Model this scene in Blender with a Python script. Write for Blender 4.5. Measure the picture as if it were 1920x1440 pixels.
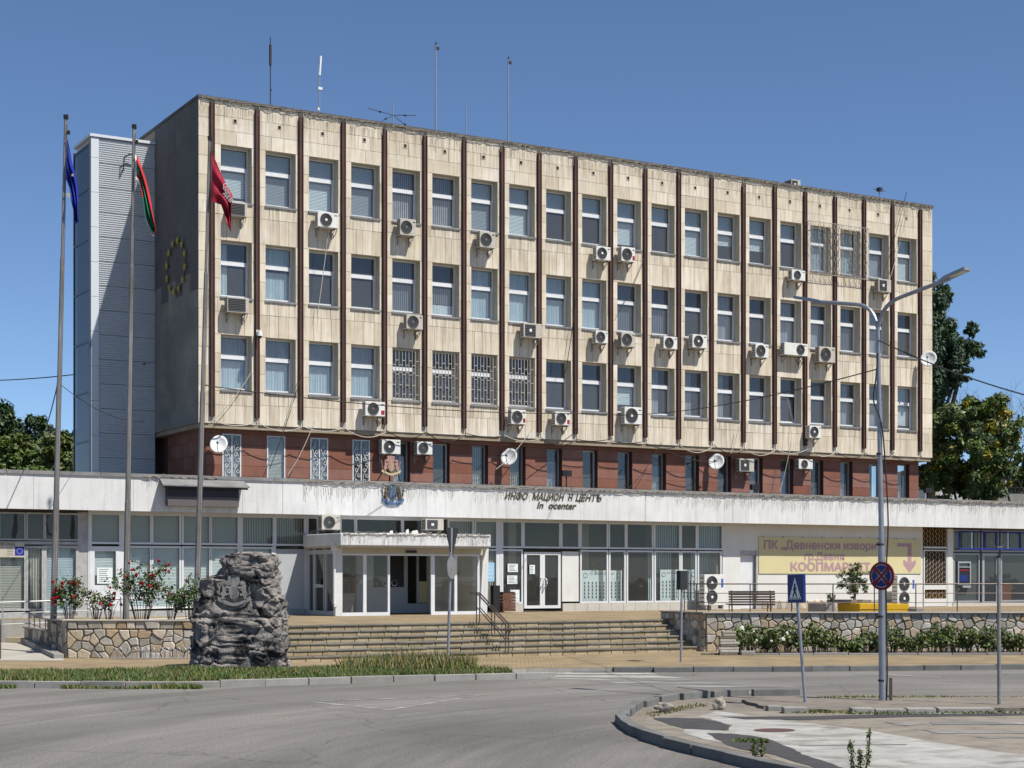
import bpy, bmesh, math, random
import numpy as np
from mathutils import Vector, Matrix, noise
random.seed(7)
for o in list(bpy.data.objects): bpy.data.objects.remove(o)
S = bpy.context.scene
COL = S.collection
R = math.radians

# ------------------------------------------------ camera, sky, sun, exposure
F, CX, HY, HC = 3100., 960., 1080., 2.4           # survey of the photo: focal length and horizon (px), eye height (m)
cam = bpy.data.cameras.new('camera'); camo = bpy.data.objects.new('camera', cam); COL.objects.link(camo)
camo.location = (0, 0, HC); camo.rotation_euler = (R(90), 0, 0)
cam.sensor_width = 36; cam.lens = 36 * F / 1920; cam.shift_y = (HY - 720) / 1920
cam.clip_start = .1; cam.clip_end = 3000
S.camera = camo
SUN = Vector((.933, -.616, 1.7)).normalized()      # towards the sun
EL = math.asin(SUN.z); AZ = math.atan2(SUN.x, SUN.y)
W = bpy.data.worlds.new('World'); S.world = W; W.use_nodes = True
nt = W.node_tree; nt.nodes.clear()
sky = nt.nodes.new('ShaderNodeTexSky'); sky.sky_type = 'NISHITA'; sky.sun_disc = False
sky.sun_elevation = EL; sky.sun_rotation = AZ
sky.altitude = 3400; sky.air_density = 1.0; sky.dust_density = .2; sky.ozone_density = 5.0
bg = nt.nodes.new('ShaderNodeBackground'); bg.inputs['Strength'].default_value = .102
wo = nt.nodes.new('ShaderNodeOutputWorld')
nt.links.new(sky.outputs[0], bg.inputs[0]); nt.links.new(bg.outputs[0], wo.inputs[0])
sl = bpy.data.lights.new('sun', 'SUN'); sl.energy = 5.0; sl.angle = R(.5); sl.color = (1, .955, .88)
so = bpy.data.objects.new('sun', sl); COL.objects.link(so); so.location = (20, -20, 40)
so.rotation_euler = (-SUN).to_track_quat('-Z', 'Y').to_euler()
S.view_settings.view_transform = 'Standard'; S.view_settings.look = 'None'
S.view_settings.exposure = .3; S.view_settings.gamma = 1; S.view_settings.use_curve_mapping = False
S.render.engine = 'CYCLES'
S.cycles.max_bounces = 6; S.cycles.transparent_max_bounces = 12

# ------------------------------------------------ the building's own frame: u along the facade, v into it, z up
TH = R(30); c_, s_ = math.cos(TH), math.sin(TH)
Y1 = 57.4; CC = ((372 - CX) * Y1 / F, Y1)
def P(u, v, z=0.): return Vector((CC[0] + c_*u - s_*v, CC[1] + s_*u + c_*v, z))
def fac(px, py, v):
    k = (px - CX) / F; bx = CC[0] - s_*v; by = CC[1] + c_*v
    u = (k*by - bx) / (c_ - k*s_); y = by + s_*u
    return u, (HY - py) / F * y + HC
def fu(px, v): return fac(px, 900, v)[0]
def side(px, py, u):
    k = (px - CX) / F; bx = CC[0] + c_*u; by = CC[1] + s_*u
    v = (k*by - bx) / (-s_ - k*c_); y = by + c_*v
    return v, (HY - py) / F * y + HC
def gnd(px, py, z=0.):
    y = (HC - z) * F / (py - HY); return ((px - CX) / F * y, y)
def dep(px, py, y): return Vector(((px - CX) / F * y, y, HC + (HY - py) / F * y))

# ------------------------------------------------ mesh helpers
class MB:
    def __init__(s): s.V = []; s.F = []; s.T = []; s.M = []
    def add(s, vs, fs, tone=None, mi=0):
        b = len(s.V); s.V += [tuple(v) for v in vs]
        t = random.random() if tone is None else tone
        for f in fs: s.F.append([b + i for i in f]); s.T.append(t); s.M.append(mi)
        return s
    def box(s, x0, x1, y0, y1, z0, z1, tone=None, mi=0):
        return s.add([(x0,y0,z0),(x1,y0,z0),(x1,y1,z0),(x0,y1,z0),(x0,y0,z1),(x1,y0,z1),(x1,y1,z1),(x0,y1,z1)],
            [(0,3,2,1),(4,5,6,7),(0,1,5,4),(1,2,6,5),(2,3,7,6),(3,0,4,7)], tone, mi)
    def poly(s, pts, tone=None, mi=0): return s.add(pts, [list(range(len(pts)))], tone, mi)
    def prism(s, pts, d, tone=None, mi=0):            # pts: planar 3D outline, extruded along d
        n = len(pts); d = Vector(d); a = [Vector(p) for p in pts]
        return s.add(a + [p + d for p in a], [list(range(n))[::-1], list(range(n, 2*n))] +
            [(i, (i+1) % n, n + (i+1) % n, n + i) for i in range(n)], tone, mi)
    def tube(s, pts, r, n=6, r1=None, tone=None, mi=0, cap=True):
        pts = [Vector(p) for p in pts]; m = len(pts); vs = []; fs = []
        for i, p in enumerate(pts):
            d = (pts[min(i+1, m-1)] - pts[max(i-1, 0)])
            if d.length < 1e-9: d = Vector((0,0,1))
            d.normalize(); a = d.orthogonal().normalized() if abs(d.z) > .95 else d.cross(Vector((0,0,1))).normalized()
            if abs(d.z) > .95: a = (Vector((1,0,0)) - d*d.x).normalized()
            b = d.cross(a); rr = r if r1 is None else r + (r1 - r) * i / max(1, m-1)
            for k in range(n):
                t = 2*math.pi*k/n; vs.append(p + a*math.cos(t)*rr + b*math.sin(t)*rr)
        for i in range(m-1):
            for k in range(n): fs.append((i*n+k, i*n+(k+1) % n, (i+1)*n+(k+1) % n, (i+1)*n+k))
        if cap: fs += [list(range(n))[::-1], [(m-1)*n+k for k in range(n)]]
        return s.add(vs, fs, tone, mi)
    def disc(s, c, ax, r, t, n=20, tone=None, mi=0, rx=None):  # short cylinder centred at c, axis ax, thickness t
        c = Vector(c); ax = Vector(ax).normalized(); a = ax.orthogonal().normalized(); b = ax.cross(a)
        pts = [c - ax*t/2 + a*math.cos(2*math.pi*k/n)*r + b*math.sin(2*math.pi*k/n)*(rx or r) for k in range(n)]
        return s.prism(pts, ax*t, tone, mi)
    def ring(s, c, ax, r, rt, n=20, m=5, tone=None, mi=0, a=None, a0=0, a1=2*math.pi):
        c = Vector(c); ax = Vector(ax).normalized(); a = a or ax.orthogonal().normalized(); b = ax.cross(a)
        pts = [c + a*math.cos(a0+(a1-a0)*k/n)*r + b*math.sin(a0+(a1-a0)*k/n)*r for k in range(n+1)]
        return s.tube(pts, rt, m, tone=tone, mi=mi, cap=False)
    def build(s, name, mats, parent=None, loc=None, rz=None, smooth=False, bev=0, kind=None):
        me = bpy.data.meshes.new(name); me.from_pydata(s.V, [], s.F)
        if not isinstance(mats, (list, tuple)): mats = [mats]
        for m in mats: me.materials.append(m)
        if len(mats) > 1: me.polygons.foreach_set('material_index', s.M)
        a = me.attributes.new('tone', 'FLOAT', 'FACE'); a.data.foreach_set('value', s.T)
        if smooth: me.polygons.foreach_set('use_smooth', [True]*len(s.F))
        me.update()
        return link(name, me, parent, loc, rz, bev, kind)
def link(name, me, parent=None, loc=None, rz=None, bev=0, kind=None):
    o = bpy.data.objects.new(name, me); COL.objects.link(o)
    if parent: o.parent = parent
    if loc is not None: o.location = loc
    if rz is not None: o.rotation_euler = (0, 0, rz)
    if bev:
        b = o.modifiers.new('bevel', 'BEVEL'); b.width = bev; b.segments = 2 if bev > .01 else 1; b.limit_method = 'ANGLE'
    if kind: o['kind'] = kind
    return o
def fastmesh(name, V, Fq, tone, mats, parent=None, kind=None, mi=None):   # numpy: V (n,3), Fq (m,k)
    me = bpy.data.meshes.new(name); m, k = Fq.shape
    me.vertices.add(len(V)); me.vertices.foreach_set('co', V.astype(np.float32).ravel())
    me.loops.add(m*k); me.loops.foreach_set('vertex_index', Fq.astype(np.int32).ravel())
    me.polygons.add(m); me.polygons.foreach_set('loop_start', np.arange(0, m*k, k, dtype=np.int32))
    if not isinstance(mats, (list, tuple)): mats = [mats]
    for x in mats: me.materials.append(x)
    if mi is not None: me.polygons.foreach_set('material_index', mi.astype(np.int32))
    a = me.attributes.new('tone', 'FLOAT', 'FACE'); a.data.foreach_set('value', tone.astype(np.float32))
    me.update(calc_edges=True); me.validate()
    return link(name, me, parent, kind=kind)
def tag(o, label=None, cat=None, group=None, kind=None):
    if label: o['label'] = label
    if cat: o['category'] = cat
    if group: o['group'] = group
    if kind: o['kind'] = kind
    return o
def thing(name, label, cat, loc=(0,0,0), rz=0, group=None):
    o = bpy.data.objects.new(name, None); COL.objects.link(o); o.empty_display_size = .3
    o.location = loc; o.rotation_euler = (0,0,rz); return tag(o, label, cat, group)
def text(name, body, size, mat, parent=None, loc=(0,0,0), rot=(R(90),0,0), ext=.01, shear=0, align='CENTER', off=0, sx=1, sp=1, bold=0):
    cu = bpy.data.curves.new('t', 'FONT'); cu.body = body; cu.size = size; cu.extrude = ext; cu.shear = shear
    cu.align_x = align; cu.offset = off; cu.resolution_u = 3; cu.space_character = sp
    t = bpy.data.objects.new('t', cu); COL.objects.link(t)
    dg = bpy.context.evaluated_depsgraph_get(); me = bpy.data.meshes.new_from_object(t.evaluated_get(dg))
    bpy.data.objects.remove(t); me.name = name
    if bold:
        bm = bmesh.new(); bm.from_mesh(me); src = list(bm.verts)+list(bm.edges)+list(bm.faces); g0 = src
        for i, (dx, dy) in enumerate(((bold,0),(bold/2,bold/2),(bold/2,-bold/2),(0,bold/3))):
            r = bmesh.ops.duplicate(bm, geom=g0); vs = [g for g in r['geom'] if isinstance(g, bmesh.types.BMVert)]
            bmesh.ops.translate(bm, verts=vs, vec=(dx, dy, .0006*(i+1)))
        bm.to_mesh(me); bm.free()
    me.materials.clear(); me.materials.append(mat)
    o = link(name, me, parent, loc); o.rotation_euler = rot; o.scale = (sx, 1, 1); return o

def textfit(name, body, size, mat, parent, x0, x1, y, z, ext=.002, bold=0):
    """one line set between x0 and x1; the small Cyrillic en is cut from its capital, scaled down"""
    import re as _re
    objs = []; x = 0.
    for seg in _re.findall('\u043d|[^\u043d]+', body):
        small = seg == '\u043d'
        o = text(name, '\u041d' if small else seg, size*(.75 if small else 1), mat, None, ext=ext, bold=bold, align='LEFT')
        xs = [v.co.x for v in o.data.vertices]; a = min(xs); w = max(xs)-a
        for v in o.data.vertices: v.co.x += x-a
        x += w + size*.075; objs.append(o)
    bm = bmesh.new()
    for o in objs: bm.from_mesh(o.data); bpy.data.objects.remove(o)
    k = (x1-x0)/(x-size*.075)
    for v in bm.verts: v.co.x *= k
    me = bpy.data.meshes.new(name); bm.to_mesh(me); bm.free(); me.materials.append(mat)
    o = link(name, me, parent, (x0, y, z)); o.rotation_euler = (R(90), 0, 0); return o
# ------------------------------------------------ materials
MAT = {}
def mat(name, c1, c2=None, sc=3., rough=.8, bump=0., bsc=30., metal=0., tone=0., streak=0., streakc=(.12,.09,.06), stretch=None,
        spec=.3, det=6., c3=None, s3=1., t3=.55, w3=.08, emit=None, sill=0):
    m = bpy.data.materials.new(name); m.use_nodes = True; n = m.node_tree; L = n.links.new
    p = n.nodes['Principled BSDF']; p.inputs['Roughness'].default_value = rough
    p.inputs['Metallic'].default_value = metal; p.inputs['Specular IOR Level'].default_value = spec
    tc = n.nodes.new('ShaderNodeTexCoord'); mp = n.nodes.new('ShaderNodeMapping'); L(tc.outputs['Object'], mp.inputs[0])
    if stretch: mp.inputs['Scale'].default_value = stretch
    def rgb(c): x = n.nodes.new('ShaderNodeRGB'); x.outputs[0].default_value = (*c, 1); return x.outputs[0]
    def mixc(f, a, b):
        x = n.nodes.new('ShaderNodeMix'); x.data_type = 'RGBA'
        L(f, x.inputs[0]); L(a, x.inputs[6]); L(b, x.inputs[7]); return x.outputs[2]
    def nz(scale, src, d=det, dist=0):
        x = n.nodes.new('ShaderNodeTexNoise'); x.inputs['Scale'].default_value = scale; x.inputs['Detail'].default_value = d
        x.inputs['Roughness'].default_value = .62; x.inputs['Distortion'].default_value = dist; L(src, x.inputs['Vector']); return x.outputs['Fac']
    def rmp(f, a, b):
        x = n.nodes.new('ShaderNodeMapRange'); x.inputs[1].default_value = a; x.inputs[2].default_value = b; L(f, x.inputs[0]); return x.outputs[0]
    col = rgb(c1)
    if c2: col = mixc(rmp(nz(sc, mp.outputs[0]), .33, .67), col, rgb(c2))
    if c3: col = mixc(rmp(nz(s3, mp.outputs[0], 8, .6), t3-w3, t3+w3), col, rgb(c3))
    if streak:
        m2 = n.nodes.new('ShaderNodeMapping'); m2.inputs['Scale'].default_value = (5.5, 5.5, .45); L(tc.outputs['Object'], m2.inputs[0])
        f = rmp(nz(1.3, m2.outputs[0], 7), .5, .78)
        mu = n.nodes.new('ShaderNodeMath'); mu.operation = 'MULTIPLY'; L(f, mu.inputs[0]); mu.inputs[1].default_value = streak
        col = mixc(mu.outputs[0], col, rgb(streakc))
    if sill:
        sp_ = n.nodes.new('ShaderNodeSeparateXYZ'); L(tc.outputs['Object'], sp_.inputs[0])
        def mth(op, a, b_=None):
            x = n.nodes.new('ShaderNodeMath'); x.operation = op
            for k_, q_ in enumerate((a, b_)):
                if q_ is None: continue
                if isinstance(q_, (int, float)): x.inputs[k_].default_value = q_
                else: L(q_, x.inputs[k_])
            return x.outputs[0]
        fr_ = mth('FRACT', mth('DIVIDE', mth('SUBTRACT', 25.47, sp_.outputs[2]), 3.325))      # 0 just under each sill
        w_ = mth('MULTIPLY', rmp(fr_, .42, .0), sill)
        m3 = n.nodes.new('ShaderNodeMapping'); m3.inputs['Scale'].default_value = (7, 7, .3); L(tc.outputs['Object'], m3.inputs[0])
        w_ = mth('MULTIPLY', w_, rmp(nz(1.1, m3.outputs[0], 6), .44, .66)); col = mixc(w_, col, rgb((.20,.15,.10)))
        blot = mth('MULTIPLY', rmp(nz(.55, tc.outputs['Object'], 9, .8), .54, .72), .22); col = mixc(blot, col, rgb((.33,.30,.26)))
    if tone:
        at = n.nodes.new('ShaderNodeAttribute'); at.attribute_name = 'tone'
        hs = n.nodes.new('ShaderNodeHueSaturation'); mr = n.nodes.new('ShaderNodeMapRange')
        mr.inputs[3].default_value = 1 - tone; mr.inputs[4].default_value = 1 + tone
        L(at.outputs['Fac'], mr.inputs[0]); L(mr.outputs[0], hs.inputs['Value']); L(col, hs.inputs['Color'])
        mr2 = n.nodes.new('ShaderNodeMapRange'); mr2.inputs[3].default_value = 1 + tone*.8; mr2.inputs[4].default_value = 1 - tone*.8
        L(at.outputs['Fac'], mr2.inputs[0]); L(mr2.outputs[0], hs.inputs['Saturation']); col = hs.outputs[0]
    L(col, p.inputs['Base Color'])
    if bump:
        b = n.nodes.new('ShaderNodeBump'); b.inputs['Strength'].default_value = min(1, bump); b.inputs['Distance'].default_value = .02*max(1, bump)
        L(nz(bsc, mp.outputs[0], 8), b.inputs['Height']); L(b.outputs[0], p.inputs['Normal'])
    if emit:
        p.inputs['Emission Color'].default_value = (*emit, 1); p.inputs['Emission Strength'].default_value = 1
    MAT[name] = m; return m
def glassmat(name, tint, ior=1.7, rough=0., dust_lift=.05):
    m = bpy.data.materials.new(name); m.use_nodes = True; n = m.node_tree; n.nodes.clear(); L = n.links.new
    o = n.nodes.new('ShaderNodeOutputMaterial'); mx = n.nodes.new('ShaderNodeMixShader'); t = n.nodes.new('ShaderNodeBsdfTransparent')
    g = n.nodes.new('ShaderNodeBsdfGlossy'); fr = n.nodes.new('ShaderNodeFresnel'); fr.inputs[0].default_value = ior
    ge = n.nodes.new('ShaderNodeNewGeometry'); mr = n.nodes.new('ShaderNodeMapRange'); mr.inputs[3].default_value = ior; mr.inputs[4].default_value = 1/ior
    L(ge.outputs['Backfacing'], mr.inputs[0]); L(mr.outputs[0], fr.inputs[0])
    t.inputs[0].default_value = (*tint, 1); g.inputs['Roughness'].default_value = rough
    nzz = n.nodes.new('ShaderNodeTexNoise'); nzz.inputs['Scale'].default_value = .9; bp = n.nodes.new('ShaderNodeBump')
    tc = n.nodes.new('ShaderNodeTexCoord'); L(tc.outputs['Object'], nzz.inputs['Vector'])
    bp.inputs['Strength'].default_value = .12; bp.inputs['Distance'].default_value = .05; L(nzz.outputs['Fac'], bp.inputs['Height']); L(bp.outputs[0], g.inputs['Normal'])
    L(fr.outputs[0], mx.inputs[0]); L(t.outputs[0], mx.inputs[1]); L(g.outputs[0], mx.inputs[2])
    df = n.nodes.new('ShaderNodeBsdfDiffuse'); df.inputs[0].default_value = (.62,.6,.56,1); m2 = n.nodes.new('ShaderNodeMixShader'); m2.inputs[0].default_value = dust_lift  # pale dust film, its diffuse share added to brighten the dark panes
    L(mx.outputs[0], m2.inputs[1]); L(df.outputs[0], m2.inputs[2]); L(m2.outputs[0], o.inputs[0])
    MAT[name] = m; return m
mat('cream_stone', (.68,.605,.475), (.585,.51,.395), sc=1.6, bump=.3, bsc=25, tone=.12, streak=.6, streakc=(.27,.205,.14), c3=(.68,.62,.53), s3=.7, t3=.6, sill=.75)
mat('joint', (.30,.25,.19), (.2,.17,.13), sc=4)
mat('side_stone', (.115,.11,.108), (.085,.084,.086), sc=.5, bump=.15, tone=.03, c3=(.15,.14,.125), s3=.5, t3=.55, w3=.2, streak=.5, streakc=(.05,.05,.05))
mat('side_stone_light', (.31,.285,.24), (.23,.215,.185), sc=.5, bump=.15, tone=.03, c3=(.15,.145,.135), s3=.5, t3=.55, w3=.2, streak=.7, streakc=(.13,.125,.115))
mat('rib_brown', (.10,.045,.036), (.055,.03,.026), sc=3, rough=.7, bump=.1, streak=.7, streakc=(.04,.03,.027), stretch=(1,1,.4))
mat('red_tile', (.25,.108,.072), (.195,.085,.06), sc=2, rough=.65, tone=.12, streak=.4, streakc=(.12,.07,.055))
mat('tile_joint', (.09,.04,.03))
mat('white_pvc', (.68,.69,.70), (.60,.61,.62), sc=2, rough=.4)
mat('grey_frame', (.45,.45,.44), (.32,.31,.30), sc=4, rough=.5)
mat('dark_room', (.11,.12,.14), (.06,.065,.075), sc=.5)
mat('blind_light', (.62,.68,.68), rough=.8, bump=.05)
mat('blind_grey', (.30,.34,.37), rough=.8)
mat('curtain_light', (.50,.60,.64), (.42,.52,.57), sc=3, rough=.9)
mat('curtain_grey', (.30,.31,.33), (.42,.42,.43), sc=2, rough=.9)
mat('blind_dark', (.17,.19,.22), rough=.9)
mat('blind_beige', (.42,.42,.36), rough=.9)
glassmat('pane_glass', (.84,.89,.91), 1.95, dust_lift=.085)
glassmat('shop_glass', (.80,.84,.84), 1.55, dust_lift=.04)
glassmat('tower_glass', (.10,.12,.15), 1.42)
mat('roof_dark', (.07,.068,.065), (.13,.12,.11), sc=3, rough=.8, bump=.4)
mat('fascia_white', (.66,.66,.645), (.58,.575,.56), sc=1.3, rough=.75, bump=.12, bsc=14, tone=.03, streak=.45, streakc=(.30,.27,.235))
mat('flashing', (.25,.245,.24), (.16,.155,.15), sc=2, rough=.55, bump=.3)
mat('soffit', (.34,.28,.20), (.26,.21,.15), sc=2)
mat('corrugated', (.58,.60,.62), (.53,.55,.58), sc=1, rough=.45, tone=.03)
mat('tower_trim', (.60,.64,.68), rough=.4)
mat('tower_dark_frame', (.07,.08,.10), rough=.4)
mat('plaster_white', (.66,.65,.615), (.60,.59,.555), sc=1, bump=.08, streak=.18, streakc=(.42,.38,.33))
mat('plaster_cream', (.50,.455,.36), (.43,.39,.31), sc=1.5)
mat('banner_yellow', (.60,.53,.30), (.56,.50,.28), sc=1, rough=.6)
mat('banner_text', (.40,.25,.27), rough=.7)
mat('plinth_tile', (.52,.49,.43), (.45,.42,.37), sc=4)
mat('ac_white', (.72,.72,.68), (.62,.61,.56), sc=6, rough=.5, streak=.25, streakc=(.4,.33,.24))
mat('ac_old', (.50,.47,.41), (.42,.39,.33), sc=6, rough=.6, streak=.4, streakc=(.25,.18,.12))
mat('ac_dark', (.035,.035,.036), rough=.6)
mat('ac_grille', (.13,.13,.13), rough=.5)
mat('ac_hub', (.75,.75,.73), rough=.4)
mat('sticker_red', (.30,.03,.04), rough=.5)
mat('sticker_blue', (.05,.12,.45), rough=.5)
mat('steel', (.30,.30,.30), (.20,.19,.18), sc=5, rough=.45, metal=.3)
mat('galvanised', (.33,.35,.38), (.26,.28,.31), sc=4, rough=.45, metal=.45)
mat('pole_old', (.30,.29,.28), (.17,.15,.13), sc=3, rough=.6, metal=.2, stretch=(1,1,.3))
mat('rail_brown', (.13,.10,.09), (.09,.07,.06), sc=5, rough=.4, metal=.4)
mat('rail_steel', (.55,.55,.54), rough=.3, metal=.7)
mat('cable', (.035,.033,.03), rough=.7)
mat('cable_pale', (.45,.42,.36), rough=.7)
mat('light_string', (.34,.31,.27), rough=.7)
mat('dish_white', (.76,.76,.74), (.66,.66,.64), sc=3, rough=.45)
mat('asphalt', (.285,.266,.243), (.215,.203,.188), sc=.35, rough=.9, bump=.5, bsc=60, stretch=(.35,1.3,1), c3=(.32,.30,.275), s3=1.3, t3=.58, w3=.22)
mat('asphalt_dark', (.07,.068,.068), (.05,.049,.05), sc=2, rough=.9, bump=.5, bsc=60)
mat('asphalt_worn', (.235,.20,.16), (.17,.15,.125), sc=.8, rough=.95, bump=.8, bsc=25, c3=(.12,.11,.10), s3=2.5, t3=.62, w3=.1)
mat('lot_beige', (.27,.235,.19), (.21,.185,.15), sc=1.2, rough=.95, bump=.6, bsc=40, c3=(.15,.135,.11), s3=2.4, t3=.60, w3=.12)
mat('road_white', (.42,.41,.38), (.32,.31,.285), sc=1.6, rough=.85, bump=.5, c3=(.19,.175,.155), s3=1.7, t3=.57, w3=.10, stretch=(.8,1.1,1))
mat('road_white_worn', (.36,.35,.33), (.22,.21,.195), sc=2.2, rough=.85, bump=.3, stretch=(.35,2.2,1), c3=(.155,.147,.137), s3=2.2, t3=.5, w3=.06)
mat('manhole', (.10,.055,.05), rough=.8)
mat('kerb_stone', (.17,.17,.16), (.12,.12,.115), sc=2.5, rough=.9, bump=.4, tone=.14)
mat('kerb_pale', (.29,.28,.255), (.23,.22,.20), sc=2.5, rough=.9, bump=.4, tone=.12)
mat('wall_stone', (.56,.46,.325), (.42,.34,.245), sc=1.4, rough=.9, bump=.9, bsc=9, tone=.28)
mat('wall_stone_grey', (.48,.44,.365), (.37,.34,.29), sc=1.6, rough=.9, bump=.9, bsc=9, tone=.28)
mat('wall_stone_rust', (.48,.34,.20), (.40,.29,.19), sc=1.4, rough=.9, bump=.9, bsc=9, tone=.25)
mat('mortar', (.21,.18,.145), (.15,.13,.105), sc=5, rough=.95, bump=.5)
mat('wall_cap', (.42,.39,.34), (.34,.31,.27), sc=3, rough=.8, bump=.2)
mat('brick_ochre', (.43,.34,.20), (.35,.28,.17), sc=3, rough=.9, bump=.4, tone=.14, c3=(.26,.22,.16), s3=2, t3=.60, w3=.15)
mat('nosing', (.20,.18,.145), (.14,.128,.105), sc=3, rough=.9, bump=.5, tone=.15)
mat('ramp_concrete', (.42,.395,.34), (.33,.31,.27), sc=1.5, rough=.9, bump=.3)
mat('rock', (.34,.305,.275), (.14,.13,.122), sc=3.6, rough=.92, bump=3.0, bsc=16, c3=(.035,.034,.034), s3=1.6, t3=.56, w3=.04, tone=.05)
mat('rock_relief', (.30,.285,.265), (.20,.19,.18), sc=5, rough=.85, bump=1.0)
mat('limestone', (.42,.38,.31), (.22,.195,.165), sc=5, rough=.9, bump=1.5, bsc=14)
mat('soil', (.10,.075,.05), (.07,.055,.04), sc=4, rough=1, bump=.8)
mat('ground_far', (.10,.11,.06), (.14,.12,.08), sc=.2, rough=1)
mat('leaf_dark', (.080,.125,.045), (.052,.088,.032), sc=.8, rough=.5, tone=.5)
mat('leaf_mid', (.12,.17,.045), (.085,.13,.035), sc=.8, rough=.5, tone=.5)
mat('leaf_yellow', (.34,.28,.06), (.25,.22,.05), sc=.8, rough=.6, tone=.4)
mat('leaf_olive', (.12,.14,.045), (.085,.11,.035), rough=.6, tone=.45)
mat('conifer', (.065,.105,.06), (.045,.078,.048), sc=.6, rough=.55, tone=.45)
mat('bark', (.075,.058,.043), (.05,.04,.03), sc=6, rough=.95, bump=.6)
mat('grass', (.075,.135,.025), (.11,.155,.04), sc=1.2, rough=.8, tone=.45)
mat('dry_grass', (.24,.19,.08), rough=.9, tone=.3)
mat('flower_red', (.36,.008,.016), rough=.6, tone=.4)
mat('flower_white', (.75,.73,.66), rough=.7)
mat('yellow_paint', (.72,.44,.02), (.66,.40,.02), sc=2, rough=.5, streak=.15, streakc=(.4,.2,.02))
mat('grey_box', (.20,.185,.17), (.26,.24,.22), sc=3, rough=.8)
mat('concrete', (.36,.34,.30), (.27,.255,.23), sc=3, rough=.9, bump=.3)
mat('bench_wood', (.075,.048,.04), (.05,.032,.028), sc=4, rough=.5, stretch=(.3,3,3))
mat('bin_wood', (.16,.075,.045), (.11,.05,.03), sc=4, rough=.6)
mat('black_metal', (.02,.02,.022), rough=.5)
mat('black_sign', (.022,.021,.027), rough=.4)
mat('grey_brown_board', (.115,.10,.10), rough=.6)
mat('sign_blue', (.012,.03,.15), rough=.35)
mat('sign_red', (.19,.012,.025), rough=.35)
mat('sign_white', (.75,.76,.78), rough=.4)
mat('sign_black', (.015,.015,.015), rough=.4)
mat('eu_blue', (.012,.03,.30), (.01,.02,.22), sc=3, rough=.8)
mat('flag_red', (.30,.015,.035), rough=.8)
mat('flag_red_bright', (.55,.03,.03), rough=.8)
mat('flag_green', (.01,.16,.09), rough=.8)
mat('flag_white', (.75,.75,.74), rough=.8)
mat('star_gold', (.48,.39,.06), (.35,.28,.05), sc=3, rough=.6)
mat('crest_blue', (.09,.15,.27), (.05,.09,.17), sc=6, rough=.4)
mat('crest_brown', (.11,.085,.055), (.06,.05,.04), sc=8, rough=.6)
mat('crest_grey', (.10,.14,.17), (.06,.08,.10), sc=8, rough=.5)
mat('crest_pink', (.45,.27,.23), (.33,.18,.15), sc=12, rough=.6)
mat('crest_gold', (.52,.45,.26), rough=.5)
mat('letter_dark', (.075,.07,.045), rough=.6)
mat('letter_gold', (.16,.135,.07), rough=.6)
mat('paper', (.70,.76,.74), rough=.7)
mat('paper_blue', (.30,.52,.68), rough=.7)
mat('print_dark', (.035,.04,.045), rough=.7)
mat('door_panel_grey', (.44,.46,.47), (.40,.42,.43), sc=1, rough=.5)
mat('bank_frame', (.34,.35,.37), rough=.4, metal=.2)
mat('bank_dark', (.075,.09,.095), (.05,.06,.065), sc=1.5, rough=.4)
mat('lattice_gold', (.50,.33,.12), rough=.6)
mat('lattice_back', (.05,.033,.018), rough=.8)
mat('door_rust', (.16,.055,.03), rough=.6)
mat('room_wall', (.30,.29,.22), (.24,.23,.18), sc=.7, rough=.9)
mat('room_floor', (.16,.14,.11), rough=.5)
mat('terracotta', (.16,.11,.095), rough=.8)
mat('lamp_glass', (.60,.58,.50), rough=.3)
mat('roof_tile_far', (.30,.14,.08), rough=.8)

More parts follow.
